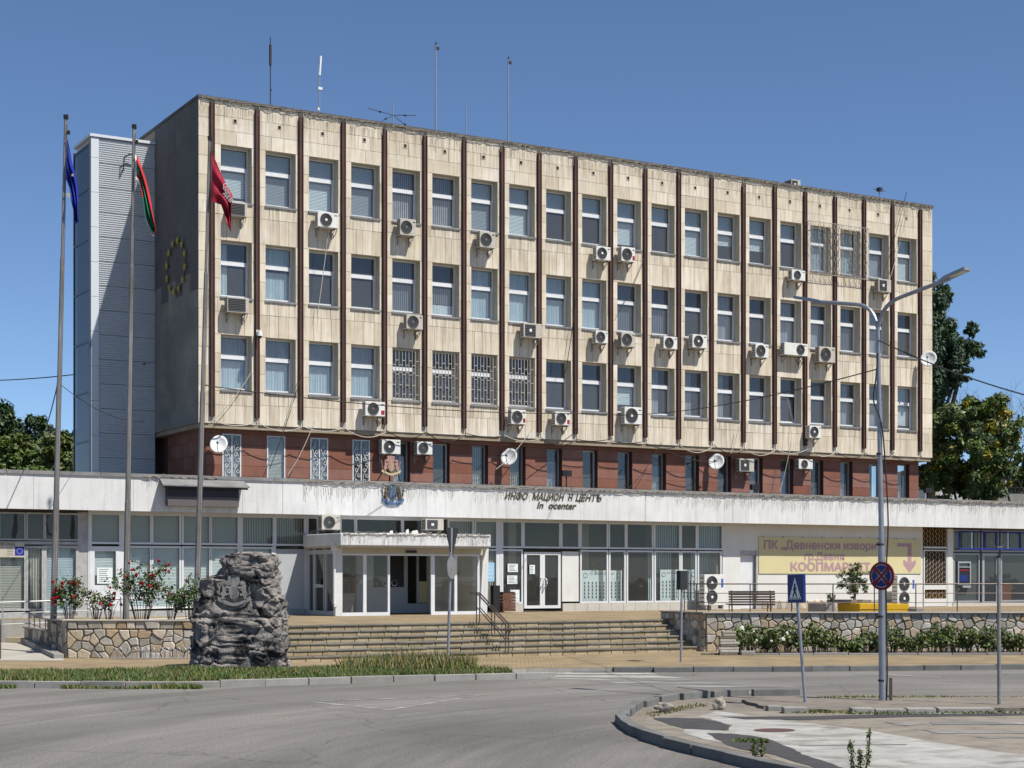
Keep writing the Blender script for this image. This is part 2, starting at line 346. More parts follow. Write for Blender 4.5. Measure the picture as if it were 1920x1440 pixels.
def asphaltmat():
    m = bpy.data.materials.new('asphalt'); m.use_nodes = True; n = m.node_tree; L = n.links.new; p = n.nodes['Principled BSDF']
    p.inputs['Roughness'].default_value = .88; p.inputs['Specular IOR Level'].default_value = .25
    tc = n.nodes.new('ShaderNodeTexCoord')
    def N(t, **k):
        x = n.nodes.new(t)
        for a, v in k.items(): setattr(x, a, v)
        return x
    def noise_(vec, sc, det, dist=0):
        x = N('ShaderNodeTexNoise'); x.inputs['Scale'].default_value = sc; x.inputs['Detail'].default_value = det; x.inputs['Distortion'].default_value = dist; L(vec, x.inputs['Vector']); return x.outputs['Fac']
    def ramp(f, a, b, c, d):
        x = N('ShaderNodeMapRange'); x.inputs[1].default_value = a; x.inputs[2].default_value = b; x.inputs[3].default_value = c; x.inputs[4].default_value = d; L(f, x.inputs[0]); return x.outputs[0]
    def mul(a, b): x = N('ShaderNodeMath', operation='MULTIPLY'); L(a, x.inputs[0]); L(b, x.inputs[1]); return x.outputs[0]
    sub = N('ShaderNodeVectorMath', operation='SUBTRACT'); L(tc.outputs['Object'], sub.inputs[0]); sub.inputs[1].default_value = (13, 19, 0)
    ln = N('ShaderNodeVectorMath', operation='LENGTH'); L(sub.outputs[0], ln.inputs[0])
    sep = N('ShaderNodeSeparateXYZ'); L(sub.outputs[0], sep.inputs[0]); at = N('ShaderNodeMath', operation='ARCTAN2'); L(sep.outputs[1], at.inputs[0]); L(sep.outputs[0], at.inputs[1])
    cmb = N('ShaderNodeCombineXYZ'); L(ln.outputs['Value'], cmb.inputs[0]); L(at.outputs[0], cmb.inputs[1])
    mp = N('ShaderNodeMapping'); mp.inputs['Scale'].default_value = (1, 1.2, 1); L(cmb.outputs[0], mp.inputs[0])
    v = ramp(noise_(mp.outputs[0], .75, 6, .3), .32, .68, .80, 1.17)                 # tyre-polished tracks curving round the island
    v = mul(v, ramp(noise_(mp.outputs[0], 4, 4), .35, .65, .91, 1.08))
    v = mul(v, ramp(noise_(tc.outputs['Object'], .22, 8, .5), .32, .68, .84, 1.12))  # broad weathering
    v = mul(v, ramp(noise_(tc.outputs['Object'], 22, 5), .32, .68, .76, 1.24))        # aggregate
    spots = ramp(noise_(tc.outputs['Object'], 2.6, 3), .70, .76, 1, .72); v = mul(v, spots)
    vo = N('ShaderNodeTexVoronoi', feature='DISTANCE_TO_EDGE'); vo.inputs['Scale'].default_value = .16
    nz = N('ShaderNodeTexNoise'); nz.inputs['Scale'].default_value = .8; nz.inputs['Detail'].default_value = 6; L(tc.outputs['Object'], nz.inputs['Vector'])
    ad = N('ShaderNodeVectorMath', operation='ADD'); L(tc.outputs['Object'], ad.inputs[0]); L(nz.outputs['Color'], ad.inputs[1]); L(ad.outputs[0], vo.inputs['Vector'])
    v = mul(v, ramp(vo.outputs[0], .0, .006, .72, 1))                              # hairline cracks
    rgb = N('ShaderNodeRGB'); rgb.outputs[0].default_value = (.172,.160,.146,1)
    vm = N('ShaderNodeVectorMath', operation='SCALE'); L(rgb.outputs[0], vm.inputs[0]); L(v, vm.inputs['Scale']); L(vm.outputs[0], p.inputs['Base Color'])
    b = N('ShaderNodeBump'); b.inputs['Strength'].default_value = .5; b.inputs['Distance'].default_value = .012; L(noise_(tc.outputs['Object'], 60, 5), b.inputs['Height']); L(b.outputs[0], p.inputs['Normal'])
    MAT['asphalt'] = m
asphaltmat()
# pavers: running rows of small blocks
def pavermat(name, ca, cb, cj, bw=.22, bh=.11):
    m = bpy.data.materials.new(name); m.use_nodes = True; n = m.node_tree; L = n.links.new; p = n.nodes['Principled BSDF']
    p.inputs['Roughness'].default_value = .92; p.inputs['Specular IOR Level'].default_value = .2
    tc = n.nodes.new('ShaderNodeTexCoord'); br = n.nodes.new('ShaderNodeTexBrick'); L(tc.outputs['Object'], br.inputs['Vector'])
    br.inputs['Color1'].default_value = (*ca, 1); br.inputs['Color2'].default_value = (*cb, 1); br.inputs['Mortar'].default_value = (*cj, 1)
    br.inputs['Scale'].default_value = 1; br.inputs['Brick Width'].default_value = bw; br.inputs['Row Height'].default_value = bh
    br.inputs['Mortar Size'].default_value = .008
    nz = n.nodes.new('ShaderNodeTexNoise'); nz.inputs['Scale'].default_value = .8; nz.inputs['Detail'].default_value = 8; L(tc.outputs['Object'], nz.inputs['Vector'])
    mr = n.nodes.new('ShaderNodeMapRange'); mr.inputs[1].default_value = .3; mr.inputs[2].default_value = .7; mr.inputs[3].default_value = .72; mr.inputs[4].default_value = 1.12
    L(nz.outputs['Fac'], mr.inputs[0]); hs = n.nodes.new('ShaderNodeHueSaturation'); L(br.outputs['Color'], hs.inputs['Color']); L(mr.outputs[0], hs.inputs['Value'])
    L(hs.outputs[0], p.inputs['Base Color'])
    b = n.nodes.new('ShaderNodeBump'); b.inputs['Strength'].default_value = .6; b.inputs['Distance'].default_value = .01; b.invert = True
    L(br.outputs['Fac'], b.inputs['Height']); L(b.outputs[0], p.inputs['Normal']); MAT[name] = m
pavermat('paver_ochre', (.33,.25,.145), (.28,.215,.13), (.15,.12,.085))
pavermat('paver_grey', (.15,.15,.145), (.12,.12,.115), (.06,.06,.06), .3, .15)
M = MAT

# ================================================= THE SETTING
def sheet(name, pts, z, m, kind='structure', thick=0):
    b = MB()
    if thick:
        bb = MB(); bb.prism([(x, y, z - thick) for x, y in pts], (0, 0, thick-.004), .5); bb.build(name+'_base', M['concrete'], kind=kind)
        b.poly([(x, y, z) for x, y in pts], .5)
    else: b.poly([(x, y, z) for x, y in pts], .5)
    return b.build(name, m, kind=kind)
sheet('ground', [(-900,-300),(900,-300),(900,1500),(-900,1500)], -.03, M['ground_far'])
sheet('road', [(-120,-40),(120,-40),(120,48),(-120,48)], 0, M['asphalt'])
kfront = [(-60,40),(-20,36.2),(-10.97,35.45),(-7.28,35.3),(-3.8,36.8),(-2.18,37.55),(.19,38.5)]
kright = [(1.55,41.0),(2.6,41.15),(7.2,41.4),(13.2,42.5),(26,45),(60,52)]
WY = 49.9                                          # the right retaining wall
stL, stR, stV = -3.2, 10.7, -12.9                  # the stairs: ends (u) and top nosing (v)
sheet('pavement', [(-60,43.2),(-20,39.0),(-12,39.4),(-7,41.0),(-2,42.1),(.0,40.4),(.35,40.9),(1.55,41.1),(2.6,41.3),(7.2,41.55),(13.2,42.65),(26,45.15),(60,52.2),
    (60,58),(5.83,56),(-8,56),(-60,56)], .12, M['paver_ochre'], thick=.14)
b = MB()
ter = [P(-40,-1.0), P(60,-1.0), Vector((60,WY+6,0)), Vector((32,WY+.2,0)), Vector((6.0,WY+.1,0)), P(stR,-14.6), P(stR,stV+.08), P(stL,stV+.08), Vector((-7.2,46.1,0)), Vector((-12.3,46.4,0)), Vector((-13.2,48.2,0)), P(-5.0,-2.9), P(-40,-2.9)]
b.prism([(p.x, p.y, .05) for p in ter], (0,0,.991), .5); b.build('terrace_base', M['concrete'], kind='structure')
MB().poly([(p.x, p.y, 1.045) for p in ter], .5).build('terrace', M['paver_ochre'], kind='structure')

# kerbs: every stone its own piece
def along(pts, step):
    out = []; carry = 0
    for a, c in zip(pts, pts[1:]):
        a = Vector((*a, 0)); c = Vector((*c, 0)); L = (c - a).length; d = (c - a) / L; t = carry
        while t < L: out.append((a + d*t, d)); t += step
        carry = t - L
    return out
def smoothpts(pts, n=6):
    out = []
    for i in range(len(pts)-1):
        p0 = pts[max(i-1,0)]; p1 = pts[i]; p2 = pts[i+1]; p3 = pts[min(i+2, len(pts)-1)]
        for k in range(n):
            t = k/n; out.append(tuple(.5*((2*p1[j]) + (-p0[j]+p2[j])*t + (2*p0[j]-5*p1[j]+4*p2[j]-p3[j])*t*t + (-p0[j]+3*p1[j]-3*p2[j]+p3[j])*t**3) for j in range(len(p1))))
    out.append(tuple(pts[-1])); return out
def kerb(name, pts, step, z0, z1, w, m, side=1, xlim=22, drop=None, gap=.02):
    root = thing(name, None, None); root['kind'] = 'structure'
    for p, d in along(pts, step):
        if abs(p.x) > xlim: continue
        nrm = Vector((-d.y, d.x, 0)) * side; h = z1 + random.uniform(-.012, .012)
        if drop: h = drop(p, h)
        q = p + d*(step - gap); o2 = nrm*(w + random.uniform(-.01, .01)); p2 = p + nrm*random.uniform(-.012,.012)
        b = MB().prism([(v.x, v.y, z0) for v in (p2, q, q+o2, p+o2)], (0,0,h-z0))
        b.build('kerb_stone', m, root, bev=.012)
    return root
kerb('front_kerb', smoothpts(kfront), 1.0, -.05, .15, .16, M['kerb_pale'])
kerb('pavement_kerb', kright, 1.0, -.05, .135, .18, M['kerb_stone'], drop=lambda p, h: h if p.x > 2.5 else .03)
ki = [(9,12.5),(6,15.2),(4.3,17.6),(3.3,19.6),(2.75,21.2),(2.2,22.9),(1.82,24.8),(1.74,27.0),(2.15,29.6),(2.85,31.4),(3.75,32.5),(4.7,33.0),(5.5,33.0)]
kis = smoothpts(ki)
kerb('island_kerb', kis, 1.0, -.05, .145, .17, M['kerb_stone'], side=-1)
kerb('corner_kerb', smoothpts([(-7.4,13.5),(-6.3,16.5),(-6.05,18.9),(-6.35,20.6),(-7.2,22.3),(-9.5,24.6),(-14,26.6)]), .9, -.06, .012, .14, M['kerb_stone'], side=-1 if False else 1)
sheet('corner_island', smoothpts([(-16,12),(-7.5,13),(-6.4,16.5),(-6.15,18.9),(-6.45,20.5),(-7.3,22.2),(-9.6,24.5),(-16,26.8)]), .008, M['paver_grey'])
inner = [(x+.1, y) for x, y in kis]
sheet('parking_island', inner + [(6.5,33.3),(9,33.0),(14,32.2),(30,31.5),(30,10)], .012, M['asphalt_worn'])
def ragged(pts, amp=.05, n=5):
    out = []
    for i, a in enumerate(pts):
        c = pts[(i+1) % len(pts)]
        for k in range(n):
            t = k/n; out.append((a[0]+(c[0]-a[0])*t + random.uniform(-amp,amp), a[1]+(c[1]-a[1])*t + random.uniform(-amp,amp)*2))
    return out
def gp(*pp, z=.02): return [gnd(x, y, z) for x, y in pp]
sheet('lot_surface', ragged(gp((1290,1333),(1500,1333),(1920,1334),(2100,1336),(2100,1600),(1690,1470),(1500,1437),(1420,1412),(1290,1388),(1200,1362),(1215,1345)), .03), .016, M['lot_beige'])
sheet('painted_area', ragged(gp((1345,1333),(1420,1343),(1490,1353),(1640,1371),(1780,1396),(1920,1416),(2100,1440),(2100,1560),(1640,1455),(1450,1405),(1340,1390),(1275,1374),(1285,1366),(1365,1371),(1372,1360),(1330,1347),(1308,1343)), .03), .02, M['road_white'])
sheet('asphalt_patch', ragged(gp((1222,1346),(1262,1346),(1315,1347),(1352,1354),(1370,1361),(1362,1369),(1290,1367),(1255,1359)), .02), .0215, M['asphalt_dark'])
sheet('asphalt_patch', ragged(gp((1325,1374),(1385,1376),(1440,1385),(1478,1400),(1505,1414),(1560,1432),(1640,1460),(1560,1450),(1450,1415),(1385,1404),(1350,1390)), .02), .0215, M['asphalt_dark'])
sheet('asphalt_patch', ragged(gp((1350,1344),(1500,1343),(1700,1339),(1920,1337),(2000,1337),(2000,1340),(1700,1344),(1500,1350),(1400,1349)), .015), .0225, M['asphalt_dark'])
sheet('manhole_cover', gp(*[(1452+40*math.cos(t*.5236), 1369.5+3.6*math.sin(t*.5236)) for t in range(12)]), .0235, M['manhole'])
for q in (((1655,1353),(1700,1356),(1740,1357),(1700,1361),(1670,1357)), ((1740,1354),(1830,1352),(1920,1354),(1920,1358),(1830,1359),(1750,1358)),
          ((1728,1368),(1800,1370),(1920,1371),(1920,1375),(1820,1375),(1760,1375)), ((1812,1381),(1920,1382),(1920,1384),(1860,1384)), ((1640,1337),(1780,1337),(1780,1338.5),(1640,1338.5)),
          ((1500,1397),(1700,1395),(1700,1397),(1500,1399))):
    sheet('lot_marking', ragged(gp(*q), .02, 3), .0235, M['road_white_worn'])
# old kerb strip at the back of the island
b = MB(); st = ragged(gp((1395,1314),(1470,1309),(1700,1308),(1920,1307),(2100,1307),(2100,1330),(1920,1330),(1700,1329),(1560,1333),(1480,1330),(1430,1325), z=.05), .05, 6)
b.prism([(x, y, -.03) for x, y in st], (0,0,.10), .5); b.build('verge', M['asphalt_worn'], kind='structure')
for (xa, xb, ya, yb) in ((1440,1468,1322,1326),(1470,1515,1326,1331),(1598,1640,1327,1332),(1642,1700,1326,1331),(1702,1756,1326,1331),(1760,1866,1326,1330)):
    (ax, ay), (bx, by) = gnd(xa, yb, .08), gnd(xb, yb, .08)
    MB().prism([(ax,ay,0),(bx,by+.03,0),(bx,by+.32,0),(ax,ay+.3,0)], (0,0,.09+random.uniform(0,.03))).build('flat_kerb_slab', M['kerb_pale'], bev=.015, kind='structure')

# road markings
def strip(name, pts, w, m, z=.004):
    b = MB()
    for a, c in zip(pts, pts[1:]):
        a = Vector((*a, z)); c = Vector((*c, z)); d = (c-a).normalized(); n = Vector((-d.y, d.x, 0))*w/2
        b.poly([a-n, c-n, c+n, a+n], .5)
    return b.build(name, m, kind='structure')
tri = gp((583,1316),(730,1331),(905,1303), z=0)
b = MB()
for i in range(3):
    a = Vector((*tri[i], .004+.0005*i)); c = Vector((*tri[(i+1)%3], .004+.0005*i)); d = (c-a).normalized(); n = Vector((-d.y, d.x, 0))*.07
    b.poly([a-n, c-n, c+n, a+n], .5)
b.build('yield_triangle_marking', M['road_white_worn'], kind='structure')
for i, q in enumerate((((975,1261),(1215,1262),(1240,1265),(985,1264.5)), ((985,1266),(1230,1267),(1290,1272),(1010,1269.5)),
          ((1010,1271),(1110,1273),(1180,1276),(1090,1275)), ((1100,1277),(1390,1281),(1395,1284),(1160,1281.5)), ((1170,1284),(1490,1288),(1500,1290),(1230,1288)),
          ((1300,1296),(1500,1299),(1500,1301.5),(1330,1299.5)), ((1600,1262),(1760,1269),(1775,1271),(1600,1264)), ((1500,1305),(1640,1304),(1645,1306),(1505,1307)), ((1195,1273),(1290,1274),(1300,1276),(1200,1275)))):
    sheet('crossing_stripe', gp(*q, z=0), .005, M['road_white_worn' if i > 2 else 'road_white'])
strip('asphalt_seam', gp((1270,1289),(1370,1300),(1480,1306),(1560,1308), z=0), .05, M['asphalt_dark'], .006)

# ================================================= STAIRS
stairs = thing('stairs', 'wide flight of six ochre brick steps with grey nosings up to the entrance terrace', 'stairs', P(0,0,0), TH)
RH, TD = .155, .34
core = MB()
for i in range(6):
    zt = 1.05 - RH*i; v0 = stV - TD*i
    core.box(stL, stR-.004, v0+.05, stV+.3+.01*i, -.02, zt-.052, .5)
    core.box(stL, stR-.004, v0+.05, v0+TD+.1, zt-.07, zt-.054, .5)
core.build('stair_core', M['mortar'], stairs)
for i in range(6):
    zt = 1.05 - RH*i; v0 = stV - TD*i
    u = stL
    while u < stR - .05:
        L = min(random.uniform(.8,1.25), stR - u); dz = random.uniform(-.004,.004)
        MB().box(u+.006, u+L-.006, v0-.03+random.uniform(-.008,.008), v0+TD-.035, zt-.05+dz, zt+dz).build('nosing_slab', M['nosing'], stairs, bev=.008); u += L
    u = stL - (i % 2)*.2
    while u < stR - .02:
        a = max(u, stL)
        MB().box(a+.006, min(u+.41, stR)-.006, v0+random.uniform(-.004,.006), v0+.06, zt-RH, zt-.056).build('riser_brick', M['brick_ochre'], stairs); u += .42
for du, k in ((-.1, 0),):
    pass

# ================================================= STONE WALLS (Voronoi stones, each one built)
def cells(W, H, nx, ny, seed):
    rnd = random.Random(seed); pts = []
    for j in range(ny):
        for i in range(nx):
            pts.append(((i+.5+rnd.uniform(-.42,.42) + (.5 if j % 2 else 0)*.5)*W/nx, (j+.5+rnd.uniform(-.38,.38))*H/ny))
    out = []
    for i, p in enumerate(pts):
        poly = [(0,0),(W,0),(W,H),(0,H)]
        for j, q in enumerate(pts):
            if i == j or abs(q[0]-p[0]) > 3.2*W/nx: continue
            mx, my = (p[0]+q[0])/2, (p[1]+q[1])/2; dx, dy = q[0]-p[0], q[1]-p[1]; new = []
            for a, c in zip(poly, poly[1:]+poly[:1]):
                da = (a[0]-mx)*dx+(a[1]-my)*dy; dc = (c[0]-mx)*dx+(c[1]-my)*dy
                if da <= 0: new.append(a)
                if da*dc < 0: t = da/(da-dc); new.append((a[0]+(c[0]-a[0])*t, a[1]+(c[1]-a[1])*t))
            poly = new
            if not poly: break
        if len(poly) > 2: out.append(poly)
    return out
def stone(poly, org, du, dn, gap, dep_, name, mats, parent, rnd, join=None):
    cx = sum(p[0] for p in poly)/len(poly); cy = sum(p[1] for p in poly)/len(poly)
    r = max(.05, min(math.hypot(p[0]-cx, p[1]-cy) for p in poly)); f0 = max(.5, 1-gap/r); f1 = max(.4, 1-(gap+.02)/r)
    def w(p, f, d):
        x = cx+(p[0]-cx)*f; y = cy+(p[1]-cy)*f; return org + du*x + Vector((0,0,y)) + dn*d
    pj = []
    for a, c in zip(poly, poly[1:]+poly[:1]):
        pj.append(a)
        if math.hypot(a[0]-c[0], a[1]-c[1]) > .2: pj.append(((a[0]+c[0])/2+rnd.uniform(-.015,.015), (a[1]+c[1])/2+rnd.uniform(-.015,.015)))
    n = len(pj); d = dep_+rnd.uniform(-.015,.02)
    vs = [w(p, f0, -.02) for p in pj] + [w(p, f0, d*.65) for p in pj] + [w(p, f1, d) for p in pj]
    fs = [(i, (i+1)%n, n+(i+1)%n, n+i) for i in range(n)] + [(n+i, n+(i+1)%n, 2*n+(i+1)%n, 2*n+i) for i in range(n)] + [list(range(2*n, 3*n))]
    if join is not None: join.add(vs, fs, rnd.random(), rnd.choices(range(len(mats)), [5,4,1][:len(mats)])[0]); return
    MB().add(vs, fs, rnd.random()).build(name, rnd.choices(mats, [6,5,.6][:len(mats)])[0], parent)
def stonewall(root, A, B_, z0, z1, nx, ny, seed, mats, gap=.016, dep_=.04, keep=999, th=.3):
    A = Vector(A); B_ = Vector(B_); d = (B_-A); L = d.length; d.normalize(); n = Vector((d.y, -d.x, 0)); rnd = random.Random(seed)
    MB().prism([A, B_, B_ - n*th, A - n*th], (0,0,0.0001)) if False else None
    b = MB(); pts = [A, B_, B_ - n*th, A - n*th]; b.prism([(p.x,p.y,z0) for p in pts], (0,0,z1-z0), .5); b.build('mortar_core', M['mortar'], root)
    org = Vector((A.x, A.y, z0)); J = MB(); k = 0
    for poly in cells(L, z1-z0, nx, ny, seed):
        k += 1
        stone(poly, org, d, n, gap, dep_, 'stone', mats, root, rnd, J if k > keep else None)
    if J.V: J.build('stone_mass', mats, root, kind='stuff')
stones_w = [M['wall_stone'], M['wall_stone_grey'], M['wall_stone_rust']]
pl = thing('planter_wall', 'ochre stone faced flower planter behind the carved rock, flagpoles rising from it', 'planter', (0,0,0))
stonewall(pl, (-12.35,45.95,0), (-7.15,45.6,0), .10, .92, 16, 4, 3, stones_w, th=.28)
stonewall(pl, (-12.35,45.95,0), (-7.15,45.6,0), .935, 1.14, 16, 1, 4, stones_w, th=.27)
stonewall(pl, (-13.45,47.9,0), (-12.36,45.96,0), .10, 1.14, 5, 3, 5, [M['wall_stone_grey'], M['mortar'], M['wall_stone']], th=.25)
MB().prism([(-12.42,45.885,1.142),(-7.1,45.535,1.142),(-7.1,45.95,1.142),(-12.2,46.3,1.142)], (0,0,.045)).build('cap', M['wall_cap'], pl, bev=.01)
MB().prism([(-12.47,45.88,1.1425),(-12.2,46.28,1.1425),(-13.3,48.1,1.1425),(-13.6,47.9,1.1425)], (0,0,.044)).build('cap', M['wall_cap'], pl)
MB().prism([(-12.1,46.2,1.0),(-7.2,45.85,1.0),(-8.2,48.8,1.0),(-13.2,48.0,1.0)], (0,0,.1)).build('soil_bed', M['soil'], pl)
rw = thing('retaining_wall', 'long crazy-paved stone retaining wall right of the stairs below the railing', 'wall', (0,0,0))
stones_g = [M['wall_stone_grey'], M['wall_stone'], M['wall_stone_rust']]
stonewall(rw, (5.86,WY,0), (17.2,WY,0), .10, 1.27, 44, 5, 11, stones_g, th=.3, gap=.014)
stonewall(rw, (17.21,WY,0), (32,WY,0), .10, 1.27, 30, 3, 12, stones_g, th=.3, keep=0)
pb = P(stR+.004,-12.6)
stonewall(rw, (pb.x,pb.y,0), (5.85,WY-.01,0), .10, 1.27, 9, 5, 13, [M['wall_stone'], M['wall_stone_grey'], M['mortar']], th=.25)
MB().prism([(5.80,WY-.1,1.272),(32,WY-.1,1.272),(32,WY+.33,1.272),(6.0,WY+.33,1.272)], (0,0,.045)).build('cap', M['wall_cap'], rw, bev=.01)
MB().prism([(5.76,WY-.08,1.2725),(6.0,WY+.335,1.2725),(pb.x+.27,pb.y,1.2725),(pb.x-.06,pb.y-.06,1.2725)], (0,0,.044)).build('cap', M['wall_cap'], rw)
# flower bed before it
kerb('bed_edging', [(6.7,47.6),(60,47.9)], 1.0, .1, .19, .08, M['kerb_pale'])
sheet('flower_bed', [(6.7,47.66),(32,47.75),(32,49.86),(6.7,49.86)], .15, M['soil'])

# ================================================= OFFICE BLOCK
off = thing('office_building', 'long three-storey cream stone office block with brown vertical ribs above a red-tiled floor', 'office building', P(0,0,0), TH)
UL, ZB, ZT = 34.48, 7.73, 19.02
RU = lambda k: .49 + 1.661*k
WU = lambda k: .82 + 1.6617*k
WW = 1.14
rows = [(17.50, 15.50), (14.16, 12.14), (10.86, 8.88)]
core = MB()
def cb(*a): core.box(*a, .5)
zs = [ZT, 17.50, 15.50, 14.16, 12.14, 10.86, 8.88, ZB]
edges = [.04] + sum([[WU(k), WU(k)+WW] for k in range(20)], []) + [UL]
for i in range(0, len(edges), 2): cb(edges[i], edges[i+1], .03, .45, ZB+.002, ZT)
for k in range(20):
    for a, c in ((ZT,17.50),(15.50,14.16),(12.14,10.86),(8.88,ZB+.002)): cb(WU(k), WU(k)+WW, .031, .45, c, a)
core.build('wall', M['plaster_cream'], off)
b = MB(); b.box(.03, .3, .45, 13, ZB+.003, ZT, .5); b.box(UL-.3, UL-.03, .45, 13, ZB+.003, ZT, .5); b.box(.3, UL-.3, 12.7, 13, ZB, ZT, .5); b.build('end_wall', M['joint'], off)
b = MB()
for z in (ZT-.35, 14.9, 11.55, ZB+.01): b.box(.3, UL-.3, .45, 12.7, z, z+.2, .5)
b.build('floor_slab', M['plaster_cream'], off)
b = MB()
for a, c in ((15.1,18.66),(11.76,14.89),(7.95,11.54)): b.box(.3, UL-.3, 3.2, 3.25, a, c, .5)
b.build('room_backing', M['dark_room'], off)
MB().box(-.03, UL+.03, -.06, 13, ZT+.002, ZT+.10, .5).build('roof_edge', M['roof_dark'], off)
MB().box(.05, UL-.05, .05, 13, ZB-.16, ZB-.002, .5).build('soffit_slab', M['soffit'], off)
# stone panels of the front
pan = []
def pnl(u0, u1, z0, z1): pan.append((u0, u1, z0, z1))
def colsplit(a, c, n, j=.05):
    w = (c-a)/n; xs = [a] + [a+w*i+random.uniform(-j,j) for i in range(1, n)] + [c]; return list(zip(xs, xs[1:]))
for k in range(20):
    a = RU(k)+.09; c = RU(k+1)-.09
    for (zt, zb) in ((15.50,14.16),(12.14,10.86),(8.88,ZB)):
        zm = zt - random.uniform(.38,.5)
        for u0, u1 in colsplit(a, c, 4, .04): pnl(u0, u1, zm, zt)
        for u0, u1 in colsplit(a, c, random.choice((3,4,4)), .07): pnl(u0, u1, zb, zm)
    z = 17.50
    for h in (.5,.5,.52):
        for u0, u1 in colsplit(a, c, random.choice((1,2,2,3)), .12): pnl(u0, u1, z, min(ZT, z+h))
        z += h
    for zt, zb in rows:
        n = 3
        for i in range(n):
            pnl(a, WU(k), zb+(zt-zb)*i/n, zb+(zt-zb)*(i+1)/n)
            if c - WU(k)-WW > .05: pnl(WU(k)+WW, c, zb+(zt-zb)*i/n, zb+(zt-zb)*(i+1)/n)
z = ZB
while z < ZT-.1:
    z2 = min(ZT, z+.665); pnl(0, RU(0)-.09, z, z2); pnl(RU(20)+.09, UL, z, z2); z = z2
for k in range(21): pass
pan.sort(key=lambda q: -(q[1]-q[0])*(q[3]-q[2])/(57.4+.5*q[0])**2)
J = MB()
for i, (u0, u1, z0, z1) in enumerate(pan):
    g = .006; f = random.uniform(-.007,.004)
    bb = MB() if i < 295 else J
    bb.box(u0+g, u1-g, f, .029, z0+g, z1-g, random.gauss(.5,.26))
    if i < 295: bb.build('stone_panel', M['cream_stone'], off)
J.build('stone_panels_small', M['cream_stone'], off, kind='stuff')
# backing behind ribs and joints
MB().box(0.002, UL-.002, .0292, .0298, ZT-1.5, ZT, .5)
# side wall panels
for i in range(6):
    for j in range(17):
        z0 = ZB + j*.665; z1 = min(ZT, z0+.665)
        if z1 - z0 < .05: continue
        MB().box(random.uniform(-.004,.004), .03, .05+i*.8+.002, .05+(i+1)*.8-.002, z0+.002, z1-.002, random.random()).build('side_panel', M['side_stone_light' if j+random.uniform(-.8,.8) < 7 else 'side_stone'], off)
MB().box(-.002, .0055, 0.012, .054, ZB, ZT, .6).build('corner_strip', M['side_stone'], off)
# ribs, vents
for k in range(21):
    zb = ZB - .04 if k else ZB-.06
    bb = MB(); u = RU(k)
    bb.box(u-.075, u-.05, -.11, .03, zb+.3, ZT-.12-.03*(k%3), .4); bb.box(u+.05, u+.075, -.11, .03, zb+.3, ZT-.12-.03*(k%3), .4)
    bb.box(u-.049, u+.049, -.075, .03, zb+.3, ZT-.13-.03*(k%3), .4)
    bb.build('rib', M['rib_brown'], off)
for k in range(20):
    u = (RU(k)+RU(k+1))/2 + .02
    bb = MB(); z = 18.37
    for q in ((u-.075,u-.055,z-.075,z+.075),(u+.055,u+.075,z-.075,z+.075),(u-.054,u+.054,z-.075,z-.06),(u-.054,u+.054,z+.06,z+.075)): bb.box(q[0],q[1],-.016,0,q[2],q[3],.5,0)
    bb.box(u-.054,u+.054,-.0105,-.004,z-.059,z+.059,.5,1); bb.build('vent_painted_hole', [M['cream_stone'], M['sign_black']], off)  # black plate inside the frame paints the shade of a recessed hole
# windows
def pane(p, u0, u1, z0, z1, v, m='pane_glass'):
    b = MB(); b.poly([(u0,v,z0),(u1,v,z0),(u1,v,z1),(u0,v,z1)], .5); return b.build('pane', M[m], p)
def slats(name, p, u0, u1, z0, z1, v, m, kind, sag=0):
    b = MB()
    if kind == 'h':
        n = max(2, int((z1-z0)/.05))
        for i in range(n):
            a = z0+(z1-z0)*i/n; h = (z1-z0)/n; s0 = random.uniform(-sag,sag)
            b.add([(u0,v,a+s0),(u1,v,a-s0),(u1,v+.02,a+h*.97-s0),(u0,v+.02,a+h*.97+s0)], [(0,1,2,3)], .5)
    else:
        n = max(3, int((u1-u0)/(.085 if kind == 'v' else .05)))
        xs = [u0+(u1-u0)*i/n for i in range(n+1)]
        for i in range(n):
            d = .035 if kind == 'v' else .03
            if kind == 'v': b.add([(xs[i],v,z0+random.uniform(0,.03)),(xs[i+1]-.012,v+d,z0),(xs[i+1]-.012,v+d,z1),(xs[i],v,z1)], [(0,1,2,3)], random.random())
            else:
                da = d*(i%2)+random.uniform(0,.02); db = d*((i+1)%2)+random.uniform(0,.02)
                b.add([(xs[i],v+da,z0),(xs[i+1],v+db,z0),(xs[i+1],v+db,z1),(xs[i],v+da,z1)], [(0,1,2,3)], random.random())
    return b.build(name, M[m], p)
KIND = ["LGLGVVGLDDLDLHHDTTGL", "cCDDVPCCCCVVDKDKKVKD", "CCCCBBBBDDHKKKDODKKL"]
